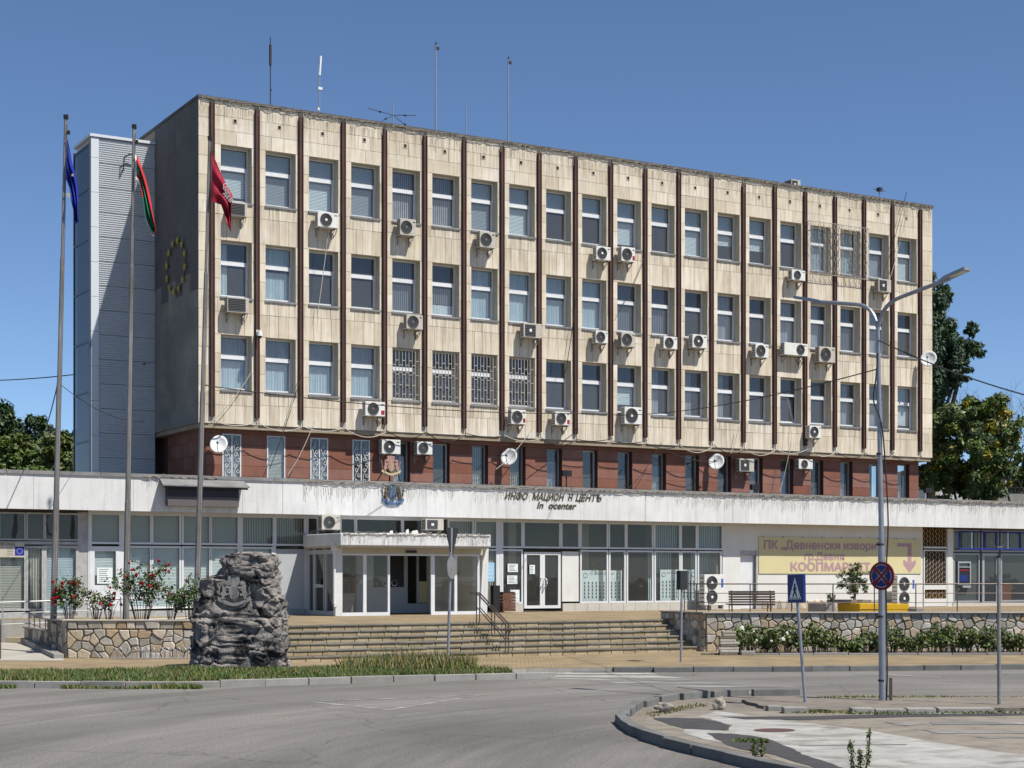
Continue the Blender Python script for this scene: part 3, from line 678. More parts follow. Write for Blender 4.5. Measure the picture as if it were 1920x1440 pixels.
for r, (zt, zb) in enumerate(rows):
    zb2 = zb + .04; zm = zt - .72
    for k in range(20):
        t = KIND[r][k]; u0 = WU(k); u1 = u0+WW; f = .055; v0, v1 = .33, .40
        b = MB(); B5 = lambda a,c,d,e,q=0: b.box(a,c,v0-q,v1,d,e,.5)
        B5(u0+.002,u0+f,zb2,zt-.002); B5(u1-f,u1-.002,zb2,zt-.002); B5(u0+f,u1-f,zt-f,zt-.002); B5(u0+f,u1-f,zb2,zb2+.06)
        B5(u0+f,u1-f,zm-.05,zm+.05)
        if t != 'O':
            q = .012; B5(u0+f,u0+f+.045,zb2+.06,zm-.05,q); B5(u1-f-.045,u1-f,zb2+.06,zm-.05,q); B5(u0+f+.045,u1-f-.045,zb2+.06,zb2+.11,q); B5(u0+f+.045,u1-f-.045,zm-.095,zm-.05,q)
        w = b.build('window', M['white_pvc'], off)
        pane(w, u0+f, u1-f, zm+.05, zt-f, .37)
        if t == 'O':
            b = MB(); zt_, zb3 = zm-.06, zb2+.06
            for xt, xb in ((u0+f+.02, u0+f), (u1-f-.24, u1-f-.07)): b.prism([(xb,.40,zb3),(xb+.06,.40,zb3),(xt+.06,.56,zt_),(xt,.56,zt_)], (0,.05,0), .5)
            b.box(u0+f, u1-f, .39, .45, zb3, zb3+.05, .5); b.box(u0+f+.02, u1-f-.18, .55, .61, zt_-.05, zt_, .5)
            b.build('tilted_sash', M['white_pvc'], w)
            pane(w, u0+f+.05, u1-f-.05, zb2+.11, zm-.11, .42)
        else: pane(w, u0+f+.045, u1-f-.045, zb2+.11, zm-.095, .365)
        MB().box(u0-.03, u1+.03, -.05, .33, zb-.03, zb+.038, .3).build('sill', M['flashing'], w)
        a, c = u0+f, u1-f; up = (zm+.04, zt-.06); lo = (zb2+.1, zm-.06)
        V1 = .47
        if r == 0 and t not in 'VT': slats('blind', w, a, c, *up, V1, 'blind_light', 'h')
        if t == 'L':
            if r: slats('blind', w, a, c, *up, V1, 'blind_light', 'h')
            slats('blind', w, a, c, lo[0]+random.choice((0,0,.15)), lo[1], V1, 'blind_light', 'h', .003)
        elif t == 'G': slats('blind', w, a, c, lo[0], lo[1], V1, 'blind_grey', 'h', .003)
        elif t == 'H': slats('blind', w, a, c, lo[1]-random.uniform(.3,.9), lo[1], V1, 'blind_light', 'h', .012)
        elif t == 'V':
            slats('blind', w, a, c, *up, V1, 'blind_dark' if r else 'curtain_grey', 'v'); slats('blind', w, a, c, *lo, V1, 'blind_dark' if r else 'curtain_grey', 'v')
        elif t == 'P': slats('blind', w, a, c, lo[0]+.4, lo[1], V1, 'blind_dark', 'v'); slats('paper_sheet', w, a, c, lo[0], lo[0]+.38, V1, 'blind_light', 'c')
        elif t == 'C':
            slats('curtain', w, a, c, lo[0], lo[1]-random.choice((0,.05,.12)), V1, 'curtain_light', 'c'); slats('curtain', w, a, c, up[0], up[1], V1, 'curtain_grey' if r == 2 else 'curtain_light', 'c')
        elif t == 'c': slats('curtain', w, a, a+.35, lo[0], up[1], V1, 'curtain_light', 'c')
        elif t == 'K': slats('curtain', w, a, c-random.choice((0,.2,.35)), lo[0], up[1], V1+.1, 'curtain_grey', 'c')
        elif t == 'T': slats('curtain', w, a, c, lo[0], up[1], V1, 'curtain_light', 'c')
        if t == 'D' and r and k % 3 == 0: slats('curtain', w, a, a+.2, lo[0], lo[1], V1+.15, 'curtain_grey', 'c')
        if t == 'B':
            b = MB(); vb = .06; nb = 8
            for i in range(nb+1): x = u0+.02+(WW-.04)*i/nb; b.box(x-.009,x+.009,vb-.009,vb+.009,zb+.08,zt-.04,.5)
            for i in range(nb):
                x0 = u0+.032+(WW-.04)*i/nb; x1 = x0-.024+(WW-.04)/nb
                for z in ([zt-.45, zb+1.0, zb+.28] if i % 2 else [zt-.62, zb+.62, zt-.9, zb+.12]): b.box(x0,x1,vb-.01,vb+.01,z-.012,z+.012,.5)
            b.box(u0+.0,u1-.0,vb-.011,vb+.011,zb+.055,zb+.08,.5); b.box(u0,u1,vb-.011,vb+.011,zt-.04,zt-.018,.5)
            b.build('window_bars', M['wall_cap'], w)
# ornate security cage over two windows, top floor
cg = thing('security_grille', 'ornate pale iron security grille boxed over two top-floor windows, right part', 'window grille', P(0,0,0), TH)
b = MB(); ua, ub = RU(16)-.0, RU(18)+.12; za, zb_ = 15.38, 17.62; v = -.22
for x in (ua, (ua+ub)/2, ub):
    for z in (za, zb_): b.tube([(x,v,z),(x,0,z)], .014, 4)
for z in (za, zb_): b.tube([(ua,v,z),(ub,v,z)], .014, 4)
n = 24
for i in range(n+1): x = ua+(ub-ua)*i/n; b.tube([(x,v,za),(x,v,zb_)], .009 if i % 12 else .016, 4)
b.build('bars', M['wall_cap'], cg)
for i in range(n):
    if i % 12 in (0,1,4,6,8,10,11):
        b = MB(); x = ua+(ub-ua)*(i+.5)/n
        for j in range(5):
            zc = za+.22+(zb_-za-.4)*j/4; pts = [(x+.055*math.sin(q*1.26)*(1-q*.06), v, zc-.2+q*.067) for q in range(7)]; b.tube(pts, .014, 3, cap=False)
        b.build('scroll', M['wall_cap'], cg)
# red tiled floor
VR = .42; ur0, ur1 = .42, 34.05
b = MB(); b.box(ur0, ur1, VR+.03, VR+.35, 4.9, 5.32, .5)
RWU = lambda k: 1.02+1.672*k; RW = .70; zrt = 7.42
ed = [ur0] + sum([[RWU(k), RWU(k)+RW] for k in range(20)], []) + [ur1]
for i in range(0, len(ed), 2): b.box(ed[i], ed[i+1], VR+.03, VR+.35, 5.32, ZB-.17, .5)
for k in range(20): b.box(RWU(k), RWU(k)+RW, VR+.031, VR+.35, zrt, ZB-.17, .5)
b.box(ur0, ur0+.3, VR+.35, 12, 4.9, ZB-.17, .5); b.build('red_wall', M['tile_joint'], off)
for i in range(0, len(ed), 2):
    a, c = ed[i], ed[i+1]
    for j in range(7):
        z0 = 5.2+.37*j; z1 = min(ZB-.165, z0+.37)
        if z1-z0 < .05: continue
        for u0, u1 in (colsplit(a, c, 1) if c-a < 1.1 or True else []):
            MB().box(u0+.005, u1-.005, VR+random.uniform(-.004,.004), VR+.03, z0+.005, z1-.005).build('red_tile', M['red_tile'], off)
for k in range(20):
    MB().box(RWU(k)+.005, RWU(k)+RW-.005, VR-.001, VR+.03, zrt+.01, ZB-.165).build('red_tile', M['red_tile'], off)
for i in range(9):
    for j in range(5): MB().box(ur0-.03, ur0+random.uniform(0,.004), VR+.03+i*.45+.005, VR+.03+(i+1)*.45-.005, 5.2+.5*j+.005, min(ZB-.165,5.2+.5*(j+1)-.005)).build('red_tile', M['red_tile'], off)
for k in range(20):
    u0 = RWU(k); u1 = u0+RW; near = k < 4; v0 = VR-.02 if near else VR+.24; mm = 'white_pvc' if near or k in (5,9,14) else 'grey_frame'
    b = MB(); f = .045
    b.box(u0,u0+f,v0,v0+.06,5.25,zrt,.5); b.box(u1-f,u1,v0,v0+.06,5.25,zrt,.5); b.box(u0+f,u1-f,v0,v0+.06,zrt-f,zrt,.5)
    if near and k != 1: b.box((u0+u1)/2-.02,(u0+u1)/2+.02,v0-.01,v0+.05,5.25,zrt-f,.5)
    w = b.build('window', M[mm], off); pane(w, u0+f, u1-f, 5.25, zrt-f, v0+.04)
    if k in (0,2,3):
        b = MB()
        for side_ in (0,1):
            xc = u0+.19+side_*.33
            for j in range(9):
                z = 5.5+j*.2; b.ring((xc+(.05 if j%2 else -.04),v0-.02,z), (0,1,0), .055, .010, 9, 3)
            b.tube([(xc+.11*math.sin(q*.9),v0-.02,5.3+q*.14) for q in range(15)], .010, 3)
        b.build('scroll_grille', M['ac_hub'], w)
    kd = ['c','h','c','','c','','v','v','c','','d','c','','','c','c','','c','','c'][k]
    if kd == 'v': slats('blind', w, u0+f, u1-f, 5.25, zrt-.06, v0+.12, 'blind_beige', 'v')
    elif kd == 'h': slats('blind', w, u0+f, u1-f, 5.25, zrt-.06, v0+.12, 'blind_beige', 'h')
    elif kd == 'c': slats('curtain', w, u0+f, u1-f, 5.25, zrt-.5, v0+.15, 'curtain_grey', 'c')
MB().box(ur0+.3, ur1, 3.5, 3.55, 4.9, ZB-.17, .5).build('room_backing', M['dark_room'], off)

# star ring on the dark side wall
sr = thing('star_ring', 'ring of twelve small yellow stars wired on the dark end wall', 'wall decoration', P(0,0,0), TH)
vc, zc = side(329, 499, -.08); 
rv = abs(side(312, 499, -.08)[0]-vc); rz_ = abs(side(329, 452, -.08)[1]-zc)
b = MB(); b.tube([(-.05, vc+rv*math.cos(t*.2618), zc+rz_*math.sin(t*.2618)) for t in range(25)], .014, 4); b.build('wire_hoop', M['cable'], sr)
for i in range(12):
    t = i*math.pi/6+.2; y = vc+rv*math.cos(t); z = zc+rz_*math.sin(t)
    pts = [(-.10, y+(.16 if q%2 == 0 else .07)*math.sin(q*math.pi/5), z+(.16 if q%2 == 0 else .07)*math.cos(q*math.pi/5)) for q in range(10)]
    MB().prism(pts, (.035,0,0), .5).build('star', M['star_gold'], sr)

# ================================================= STAIR TOWER
tw = thing('stair_tower', 'silver corrugated stair tower with dark glass side, behind the left end of the block', 'tower', P(0,0,0), TH)
t0, tv, tv2, tz = -2.40, 4.82, 7.0, 18.5
fl = [tz-.05]
while fl[-1] > 5.4: fl.append(fl[-1]-.9)
for i in range(len(fl)-1):
    z1, z0 = fl[i], fl[i+1]; b = MB(); n = 11; prof = []
    for j in range(n):
        a = z0+.012+(z1-z0-.024)*j/n; h = (z1-z0-.024)/n
        prof += [(a, .0), (a+h*.42, .0), (a+h*.55, .045), (a+h*.88, .045)]
    prof.append((z1-.012, 0))
    vs = []; fs = []
    for (z, d) in prof: vs += [(t0+.30, tv+d, z), (-.0, tv+d, z)]
    for j in range(len(prof)-1): fs.append((2*j, 2*j+1, 2*j+3, 2*j+2))
    b.add(vs, fs); b.build('corrugated_panel', M['corrugated'], tw)
MB().box(t0+.08, .02, tv+.06, tv2-.02, 4.9, tz-.04, .5).build('core', M['corrugated'], tw)
z = 5.0
while z < tz-.05:
    z1 = min(z+1.27, tz-.05); MB().box(t0, t0+.29, tv-.015, tv+.05, z+.006, z1-.006).build('corner_panel', M['tower_trim'], tw); z = z1
b = MB(); b.box(t0-.05, .0, tv-.06, tv2, tz-.04, tz+.06, .5); b.build('roof_cap', M['tower_trim'], tw)
gz = [18.2, 16.6, 14.75, 12.9, 11.0, 9.15, 7.35, 5.3]
b = MB()
for z in gz: b.box(t0-.05, t0+.02, tv+.05, tv2, z-.04, z+.04, .5)
for y in (tv+.0, tv2-.06): b.box(t0-.055, t0+.018, y, y+.07, 5.2, 18.3, .5)
b.build('glazing_frame', M['tower_dark_frame'], tw)
for a, c in zip(gz[1:], gz): MB().poly([(t0-.03,tv+.07,a+.04),(t0-.03,tv+.07,c-.04),(t0-.03,tv2-.06,c-.04),(t0-.03,tv2-.06,a+.04)], .5).build('pane', M['tower_glass'], tw)
b = MB(); b.tube([(-1.25,tv-.02,17.3),(-1.25,tv-.18,17.35),(-1.22,tv-.2,17.8),(-1.0,tv-.2,17.95),(-.8,tv-.2,17.9)], .03, 5); b.build('bracket_pipe', M['cable'], tw)

# ================================================= SHOP PODIUM
pod = thing('shop_podium', 'low ground-floor shop wing with a long white concrete fascia in front of the block', 'building', P(0,0,0), TH)
VF, VG = -2.0, -1.2; UA, UB = -16., 45.
zf0, zf1 = 4.53, 5.64
u = UA
b = MB(); b.box(UA, UB, VF+.05, VF+.3, zf0+.03, zf1, .5); b.build('fascia_core', M['plaster_white'], pod)
joints = [UA] + sorted([fu(x, VF) for x in (63,250,455,530,662,800,950,1095,1210,1303,1373,1403,1505,1568,1662,1800,1860)]) + [UB]
for i in range(-8, -2): joints.append(joints[1]+(i)*1.7) if joints[1]+i*1.7 > UA+1 else None
joints = sorted(joints)
sg0, sg1 = fu(308, VF), fu(449, VF)
for a, c in zip(joints, joints[1:]):
    MB().box(a+.005, c-.005, VF+random.uniform(-.004,.004), VF+.05, zf0, zf1).build('fascia_panel', M['fascia_white'], pod)
u = UA
while u < UB:
    MB().box(u, u+2.98, VF-.05, VF+.34, zf1+.003, zf1+.12).build('flashing', M['flashing'], pod); u += 3
MB().box(UA, UB, VF+.34, 4.7, 5.30, 5.42, .5).build('roof', M['roof_dark'], pod)
MB().box(UA, UB, VF+.0, 3.9, 4.46, 4.53, .5).build('soffit', M['soffit'], pod) if False else MB().box(UA, UB, VF+.3, 3.9, 4.56, 4.66, .5).build('soffit', M['soffit'], pod)
# interior
b = MB(); b.box(-5, 30, 3.8, 3.9, 1.0, 4.56, .5); b.box(21.55, 21.7, VG+.2, 3.8, 1.0, 4.56, .5); b.box(3.2, 3.3, VG+.2, 3.8, 1, 4.56, .5); b.box(9.2, 9.3, VG+.2, 3.8, 1, 4.56, .5)
b.build('inner_wall', M['room_wall'], pod)
b = MB(); b.box(UA, UB, VG+.12, 3.8, 1.02, 1.06, .5); b.build('inner_floor', M['room_floor'], pod)
MB().box(34, UB, 3.0, 3.1, 1.0, 4.56, .5).build('room_backing', M['bank_dark'], pod); MB().box(UA, -5, 1.0, 1.1, 1.0, 4.56, .5).build('room_backing', M['bank_dark'], pod)
for x in (13.1, 16.5, 19.9): MB().box(x, x+.35, 1.2, 1.5, 1.06, 4.56, .5).build('column', M['plaster_cream'], pod)
Z1, Z2, Z3, Z4 = 1.38, 3.34, 3.52, 4.42
def shopwin(x0, x1, z0, z1, blind=None, frame='white_pvc', fw=.065, v=VG, name='shop_window', bm='blind_beige', glass='shop_glass', bd=.1):
    u0, u1 = fu(x0, v), fu(x1, v); b = MB()
    b.box(u0-fw,u0,v-.03,v+.05,z0-fw,z1+fw,.5); b.box(u1,u1+fw,v-.03,v+.05,z0-fw,z1+fw,.5); b.box(u0,u1,v-.03,v+.05,z0-fw,z0,.5); b.box(u0,u1,v-.03,v+.05,z1,z1+fw,.5)
    w = b.build(name, M[frame], pod)
    MB().poly([(u0,v+.02,z0),(u1,v+.02,z0),(u1,v+.02,z1),(u0,v+.02,z1)], .5).build('pane', M[glass], w)
    if blind: slats('blind', w, u0, u1, z0, z1, v+bd, bm, blind)
    return w
for x0, x1 in ((170,223),(241,281),(287,336),(344,392),(397,445)): shopwin(x0, x1, Z3, Z4, 'h')
for x0, x1 in ((241,281),(287,336),(344,392),(397,445)): shopwin(x0, x1, Z1, Z2, 'h', bm='blind_light')
dw = shopwin(177, 217, 2.1, 3.22, 'h', bm='blind_light', fw=.16, name='door'); 
u0, u1 = fu(177, VG)-.158, fu(217, VG)+.158
MB().box(u0, u1, VG-.028, VG+.048, 1.08, 1.935, .5).build('door_panel', M['white_pvc'], dw)
MB().box(u1-.12, u1-.09, VG-.09, VG-.03, 2.0, 2.3, .5).build('handle', M['rail_steel'], dw)
shopwin(455,511,Z3,Z4,'v'); shopwin(518,570,Z3,Z4,'v'); shopwin(455,509,Z1,Z2,'h', bm='curtain_light')
def panel(x0, x1, z0, z1, m, v=VG, d=.05, name='wall_panel', dv=0):
    return MB().box(fu(x0,v), fu(x1,v), v-dv, v+d, z0, z1, .5).build(name, M[m], pod)
panel(515,572,1.25,3.34,'door_panel_grey')
for x0, x1 in ((578,594),(640,664),(669,752),(757,790)): shopwin(x0, x1, Z3, Z4, None)
shopwin(842,885,Z3,Z4,'v'); shopwin(892,937,Z3,Z4,'v')
for x0, x1 in ((943,977),(983,1048),(1054,1084),(1090,1137),(1143,1171),(1176,1222)): shopwin(x0, x1, Z3, Z4)
shopwin(1228,1273,Z3,Z4,'v',bm='curtain_light'); shopwin(1278,1304,Z3,Z4); shopwin(1309,1353,Z3,Z4,'v',bm='curtain_light')
shopwin(912,937,Z1,Z2,'v'); notice = shopwin(943,977,1.42,Z2)
# glass double door
for x0, x1 in ((987,1012),(1021,1046)):
    d_ = shopwin(x0, x1, 1.28, 3.2, None, fw=.11, name='door')
    MB().ring((fu((1012 if x0 < 1000 else 1021), VG)+(.03 if x0<1000 else -.03), VG-.07, 2.15), (1,0,0), .17, .022, 10, 5).build('handle', M['white_pvc'], d_)
panel(1054,1085,1.42,3.34,'plaster_white')
for x0, x1 in ((1090,1137),(1144,1170),(1177,1222),(1279,1303)): shopwin(x0, x1, 1.42, Z2)
shopwin(1229,1273,1.42,Z2,'v',bm='curtain_light',bd=.5); shopwin(1310,1350,1.42,Z2,'v',bm='curtain_light',bd=.5)
for i in range(14):
    a = fu(1054,VG)+i*.56
    if a < fu(1355,VG)-.1: MB().box(a+.004, min(a+.552, fu(1355,VG)), VG-.05, VG+.05, 1.0, 1.35).build('plinth_tile', M['plinth_tile'], pod)
MB().box(fu(943,VG), fu(980,VG), VG-.05, VG+.05, 1.0, 1.35).build('plinth_tile', M['plinth_tile'], pod)
MB().box(fu(165,VG), fu(574,VG), VG-.04, VG+.05, 1.0, 1.24).build('plinth', M['grey_frame'], pod)
# solid pieces between the glazed parts
b = MB()
for x0, x1 in ((165,172),(223.5,240),(445,454),(511,517),(571,577),(930,942)): b.box(fu(x0,VG), fu(x1,VG), VG-.02, VG+.045, 1.05, 4.56, .5)
b.box(fu(165,VG), fu(1355,VG), VG-.025, VG+.043, 4.485, 4.56, .5); b.build('frame_post', M['white_pvc'], pod)
# old grey shopfront, far left
for x0, x1 in ((-60,-5),(0,45),(52,81),(86,160)): shopwin(x0, x1, 3.6, 4.4, None, 'grey_frame', .05, glass='shop_glass')
for x0, x1 in ((-60,-5),(0,45),(52,78)): shopwin(x0, x1, 1.35, 3.3, 'v' if x0 == 52 else 'h', 'grey_frame', .07, bm='blind_beige')
d_ = shopwin(87,142,1.2,3.3,'h','grey_frame',.09,bm='curtain_light', name='door')
panel(146,165,1.05,4.5,'grey_frame')
panel(-80,146,3.42,3.52,'grey_frame')
MB().box(fu(-80,VG), fu(146,VG), VG-.03, VG+.04, 1.0, 1.2).build('plinth', M['grey_frame'], pod)
# rendered wall with banner
panel(1355,1388,1.0,4.56,'plaster_white'); panel(1417,1730,1.0,4.56,'plaster_white'); panel(1388,1417,3.45,4.56,'plaster_white')
panel(1388,1417,1.0,3.45,'white_pvc',v=VG+.12,d=.04,name='shutter_door')
MB().box(fu(1388,VG), fu(1417,VG), VG+.0, VG+.11, 3.25, 3.45).build('shutter_box', M['grey_frame'], pod)
panel(1417,1420,1.0,3.45,'grey_frame',dv=.03,name='door_jamb')
rnd = random.Random(5)
for poly in cells(fu(1712,VG)-fu(1420,VG), .36, 34, 1, 21):
    stone(poly, Vector((fu(1420,VG), VG-.01, 1.03)), Vector((1,0,0)), Vector((0,-1,0)), .012, .03, 'stone', [M['wall_stone_grey'], M['wall_cap'], M['wall_stone']], pod, rnd)
# lattice doorway
u0, u1 = fu(1732,VG), fu(1775,VG)
MB().box(u0, u1, VG+.08, VG+.12, 1.0, 4.5, .5).build('lattice_backing', M['lattice_back'], pod)
for (za, zb_, nn) in ((3.72,4.5,12),(2.02,3.5,12),(1.42,1.78,9)):
    b = MB(); n = 8
    for i in range(n):
        xa = u0+.05+(u1-u0-.1)*i/(n-1); w = (u1-u0)/n*.5; pts = []; z = za; j = 0
        while z <= zb_+.001: pts.append((xa+(w*.5 if (j+i)%2 else -w*.5), VG+.04, z)); z += .11; j += 1
        b.tube(pts, .016, 4)
    b.build('lattice', M['lattice_gold'] if za != 2.02 else M['wall_cap'], pod)
b = MB()
for z0, z1 in ((3.5,3.56),(3.62,3.70),(1.8,2.0),(1.06,1.40)): b.box(u0, u1, VG-.02, VG+.07, z0, z1, .5)
b.box(u0-.02,u0+.04,VG-.03,VG+.075,1.0,3.5,.5); b.box(u1-.04,u1+.02,VG-.03,VG+.075,1.0,3.5,.5)
b.build('lattice_door_frame', M['plaster_white'], pod)
panel(1776,1786,1.0,4.5,'plaster_white',dv=.04,name='pilaster')
# bank front
for x0, x1 in ((1788,1834),(1842,1870),(1878,1930),(1936,1990)): shopwin(x0, x1, 3.55, 4.4, None, 'bank_frame', .06)
wb = shopwin(1789,1834,1.3,3.35,None,'bank_frame',.07); shopwin(1878,1930,1.3,3.35,None,'bank_frame',.07); shopwin(1936,1990,1.3,3.35,None,'bank_frame',.07)
db = shopwin(1845,1867,1.25,3.3,None,'bank_frame',.13,name='door')
MB().box(fu(1867,VG)+.03, fu(1867,VG)+.07, VG-.1, VG-.03, 2.1, 2.5).build('handle', M['black_metal'], db)
MB().box(fu(1788,VG), fu(1834,VG), VG+.06, VG+.08, 1.3, 3.35).build('back_panel', M['bank_dark'], pod)
MB().box(fu(1784,VG), UB, VG-.04, VG+.05, 1.0, 1.2).build('plinth', M['plinth_tile'], pod)
MB().box(fu(1876,VG+.5), fu(1896,VG+.5), VG+.5, VG+.9, 1.06, 2.0).build('counter', M['door_rust'], pod)

def L(u, v, z): return P(u, v, z)
# things mounted on the podium
at = thing('cash_machine', 'cash machine set in the dark glass bank front', 'cash machine', P(0,0,0), TH)
u0, u1 = fu(1795,VG), fu(1819,VG)
b = MB(); b.box(u0,u0+.06,VG-.05,VG+.0,2.0,3.05,.5); b.box(u1-.06,u1,VG-.05,VG+.0,2.0,3.05,.5); b.box(u0+.06,u1-.06,VG-.05,VG,2.98,3.05,.5); b.box(u0+.06,u1-.06,VG-.05,VG,2.0,2.06,.5); b.box(u0+.06,u1-.06,VG-.05,VG,2.78,2.82,.5); b.build('frame', M['rail_steel'], at)
b = MB(); b.box(u0+.06,u1-.06,VG-.02,VG,2.06,2.78,.5,0); b.box(u0+.1,u1-.2,VG-.04,VG-.021,2.15,2.45,.5,1); b.box(u0+.1,u1-.12,VG-.03,VG-.021,2.62,2.70,.5,2); b.build('screen_panel', [M['black_sign'],M['sign_blue'],M['sign_red']], at)
MB().box(u0+.2,u1-.1,VG-.14,VG,1.88,1.97).build('keypad_shelf', M['rail_steel'], at)
bs = thing('shop_sign_frame', 'empty blue neon sign frame over the bank windows at far right', 'sign', P(0,0,0), TH)
b = MB(); ua, ub = fu(1802,VF+.4), fu(2000,VF+.4); v = VF+.5
for z in (3.62,4.38): b.box(ua, ub, v-.02, v+.02, z-.025, z+.025, .5, 0)
x = ua; i = 0
while x < ub: b.box(x-.03, x+.03, v-.018, v+.018, 3.64, 4.36, .5, 1 if i % 3 == 1 else 0); x += .75; i += 1
b.build('tubes', [M['eu_blue'], M['rail_steel']], bs)
b = MB(); b.tube([(ua+1.9+q*.09, v-.03, 3.7+.004*(q-6)**2*2) for q in range(13)], .012, 3); b.build('loose_wire', M['cable_pale'], bs)

bn = thing('shop_banner', 'pale yellow banner with brown Cyrillic shop lettering and a bent arrow', 'banner', P(0,0,0), TH)
v = VG-.035; u0, u1 = fu(1423,v), fu(1727,v)
MB().box(u0, u1, v, v+.02, 2.50, 4.02, .5).build('cloth', M['banner_yellow'], bn)
textfit('lettering', 'ПК „Девненски извори"', .47, M['banner_text'], bn, fu(1432,v), fu(1650,v), v-.004, 3.53, bold=.035)
textfit('lettering', 'гр.Девня', .42, M['banner_text'], bn, fu(1508,v), fu(1583,v), v-.004, 3.08, bold=.03)
textfit('lettering', 'КООПМАРКЕТ', .47, M['banner_text'], bn, fu(1482,v), fu(1632,v), v-.004, 2.62, bold=.04)
a0, a1, am = fu(1682,v), fu(1705,v), fu(1709,v)
ar = MB(); ar.box(a0, am, v-.006, v-.001, 3.68, 3.83, .5); ar.box(a1-.1, am, v-.0062, v-.0012, 3.0, 3.679, .5)
ac_ = (a1-.1+am)/2; ar.prism([(ac_-.36,v-.0064,3.12),(ac_-.1,v-.0064,2.98),(ac_+.1,v-.0064,2.98),(ac_+.36,v-.0064,3.12),(ac_+.36,v-.0064,2.9),(ac_,v-.0064,2.55),(ac_-.36,v-.0064,2.9)], (0,.005,0), .5)
ar.build('arrow', M['banner_text'], bn)
for x in range(9): MB().box(u0+.2+x*1.05, u0+.23+x*1.05, v-.02, v, 4.0, 4.05).build('hook', M['rail_brown'], bn)

fs_ = thing('information_letters', 'raised dark italic Cyrillic and Latin lettering on the white fascia, some letters missing', 'lettering', P(0,0,0), TH)
v = VF-.014; ua, ub = fu(945,v), fu(1128,v)
z0 = fac(1036, 937, v)[1]; 
for wd, xa, xb in (('ИНФО',946,990),('МАЦИОН',998,1059),('Н',1065,1075),('ЦЕНТЪ',1079,1128)):
    o = text('lettering', wd, .36, M['letter_dark'], fs_, (0, v, z0-.02), ext=.006, shear=.35, bold=.022, align='LEFT')
    xs = [q_.co.x for q_ in o.data.vertices]; k = (fu(xb,v)-fu(xa,v))/(max(xs)-min(xs)); o.scale.x = k; o.location.x = fu(xa,v)-min(xs)*k
text('lettering', 'In  ocenter', .34, M['letter_dark'], fs_, ((fu(1003,v)+fu(1081,v))/2, v, z0-.33), ext=.006, shear=.3, bold=.02, sp=1.02, sx=1.1)

# dark sign box with lean-to cover on the fascia
sb = thing('sign_box', 'blacked-out shop sign box with grey sheet cover on the left part of the fascia', 'sign', P(0,0,0), TH)
v = VF-.28; u0, u1 = fu(315,v), fu(448,v)
MB().box(u0, u1, v, VF-.01, 5.03, 5.32, .5).build('black_panel', M['black_sign'], sb)
MB().box(u0, u1, v, VF-.01, 4.72, 5.028, .5).build('lower_board', M['grey_brown_board'], sb)
MB().add([(u0-.25,v-.25,5.36),(u1+.3,v-.25,5.36),(u1+.25,VF-.01,5.60),(u0-.2,VF-.01,5.60),(u0-.25,v-.25,5.40),(u1+.3,v-.25,5.40),(u1+.25,VF-.01,5.64),(u0-.2,VF-.01,5.64)],
    [(0,1,2,3),(4,7,6,5),(0,4,5,1),(1,5,6,2),(0,3,7,4)], .5).build('cover', M['flashing'], sb)
MB().box(u0-.2, u1+.25, v-.2, v-.15, 5.30, 5.36).build('cover_rail', M['black_metal'], sb)
nb = thing('notice_board', 'white company board with blue twelve-star emblem in the grey shopfront at far left', 'sign', P(0,0,0), TH)
v = VG-.06; u0, u1 = fu(-60,v), fu(46,v)
MB().box(u0, u1, v, v+.03, 3.0, 3.50, .5).build('board', M['plaster_cream'], nb)
text('lettering', 'КОМЕРС ИТИ ООД'[7:], .13, M['print_dark'], nb, (fu(10,v), v-.004, 3.38), ext=.002)
MB().box(fu(28,v), fu(45.5,v), v-.006, v-.001, 3.06, 3.34, .5).build('blue_field', M['eu_blue'], nb)
cx_ = fu(36.7,v)
for i in range(12): MB().disc((cx_+.085*math.cos(i*.5236), v-.008, 3.2+.085*math.sin(i*.5236)), (0,1,0), .014, .003, 5).build('star', M['crest_gold'], nb)
for i in range(5): MB().box(fu(13,v), fu(25,v), v-.003, v-.001, 3.07+i*.055, 3.08+i*.055).build('text_line', M['print_dark'], nb)

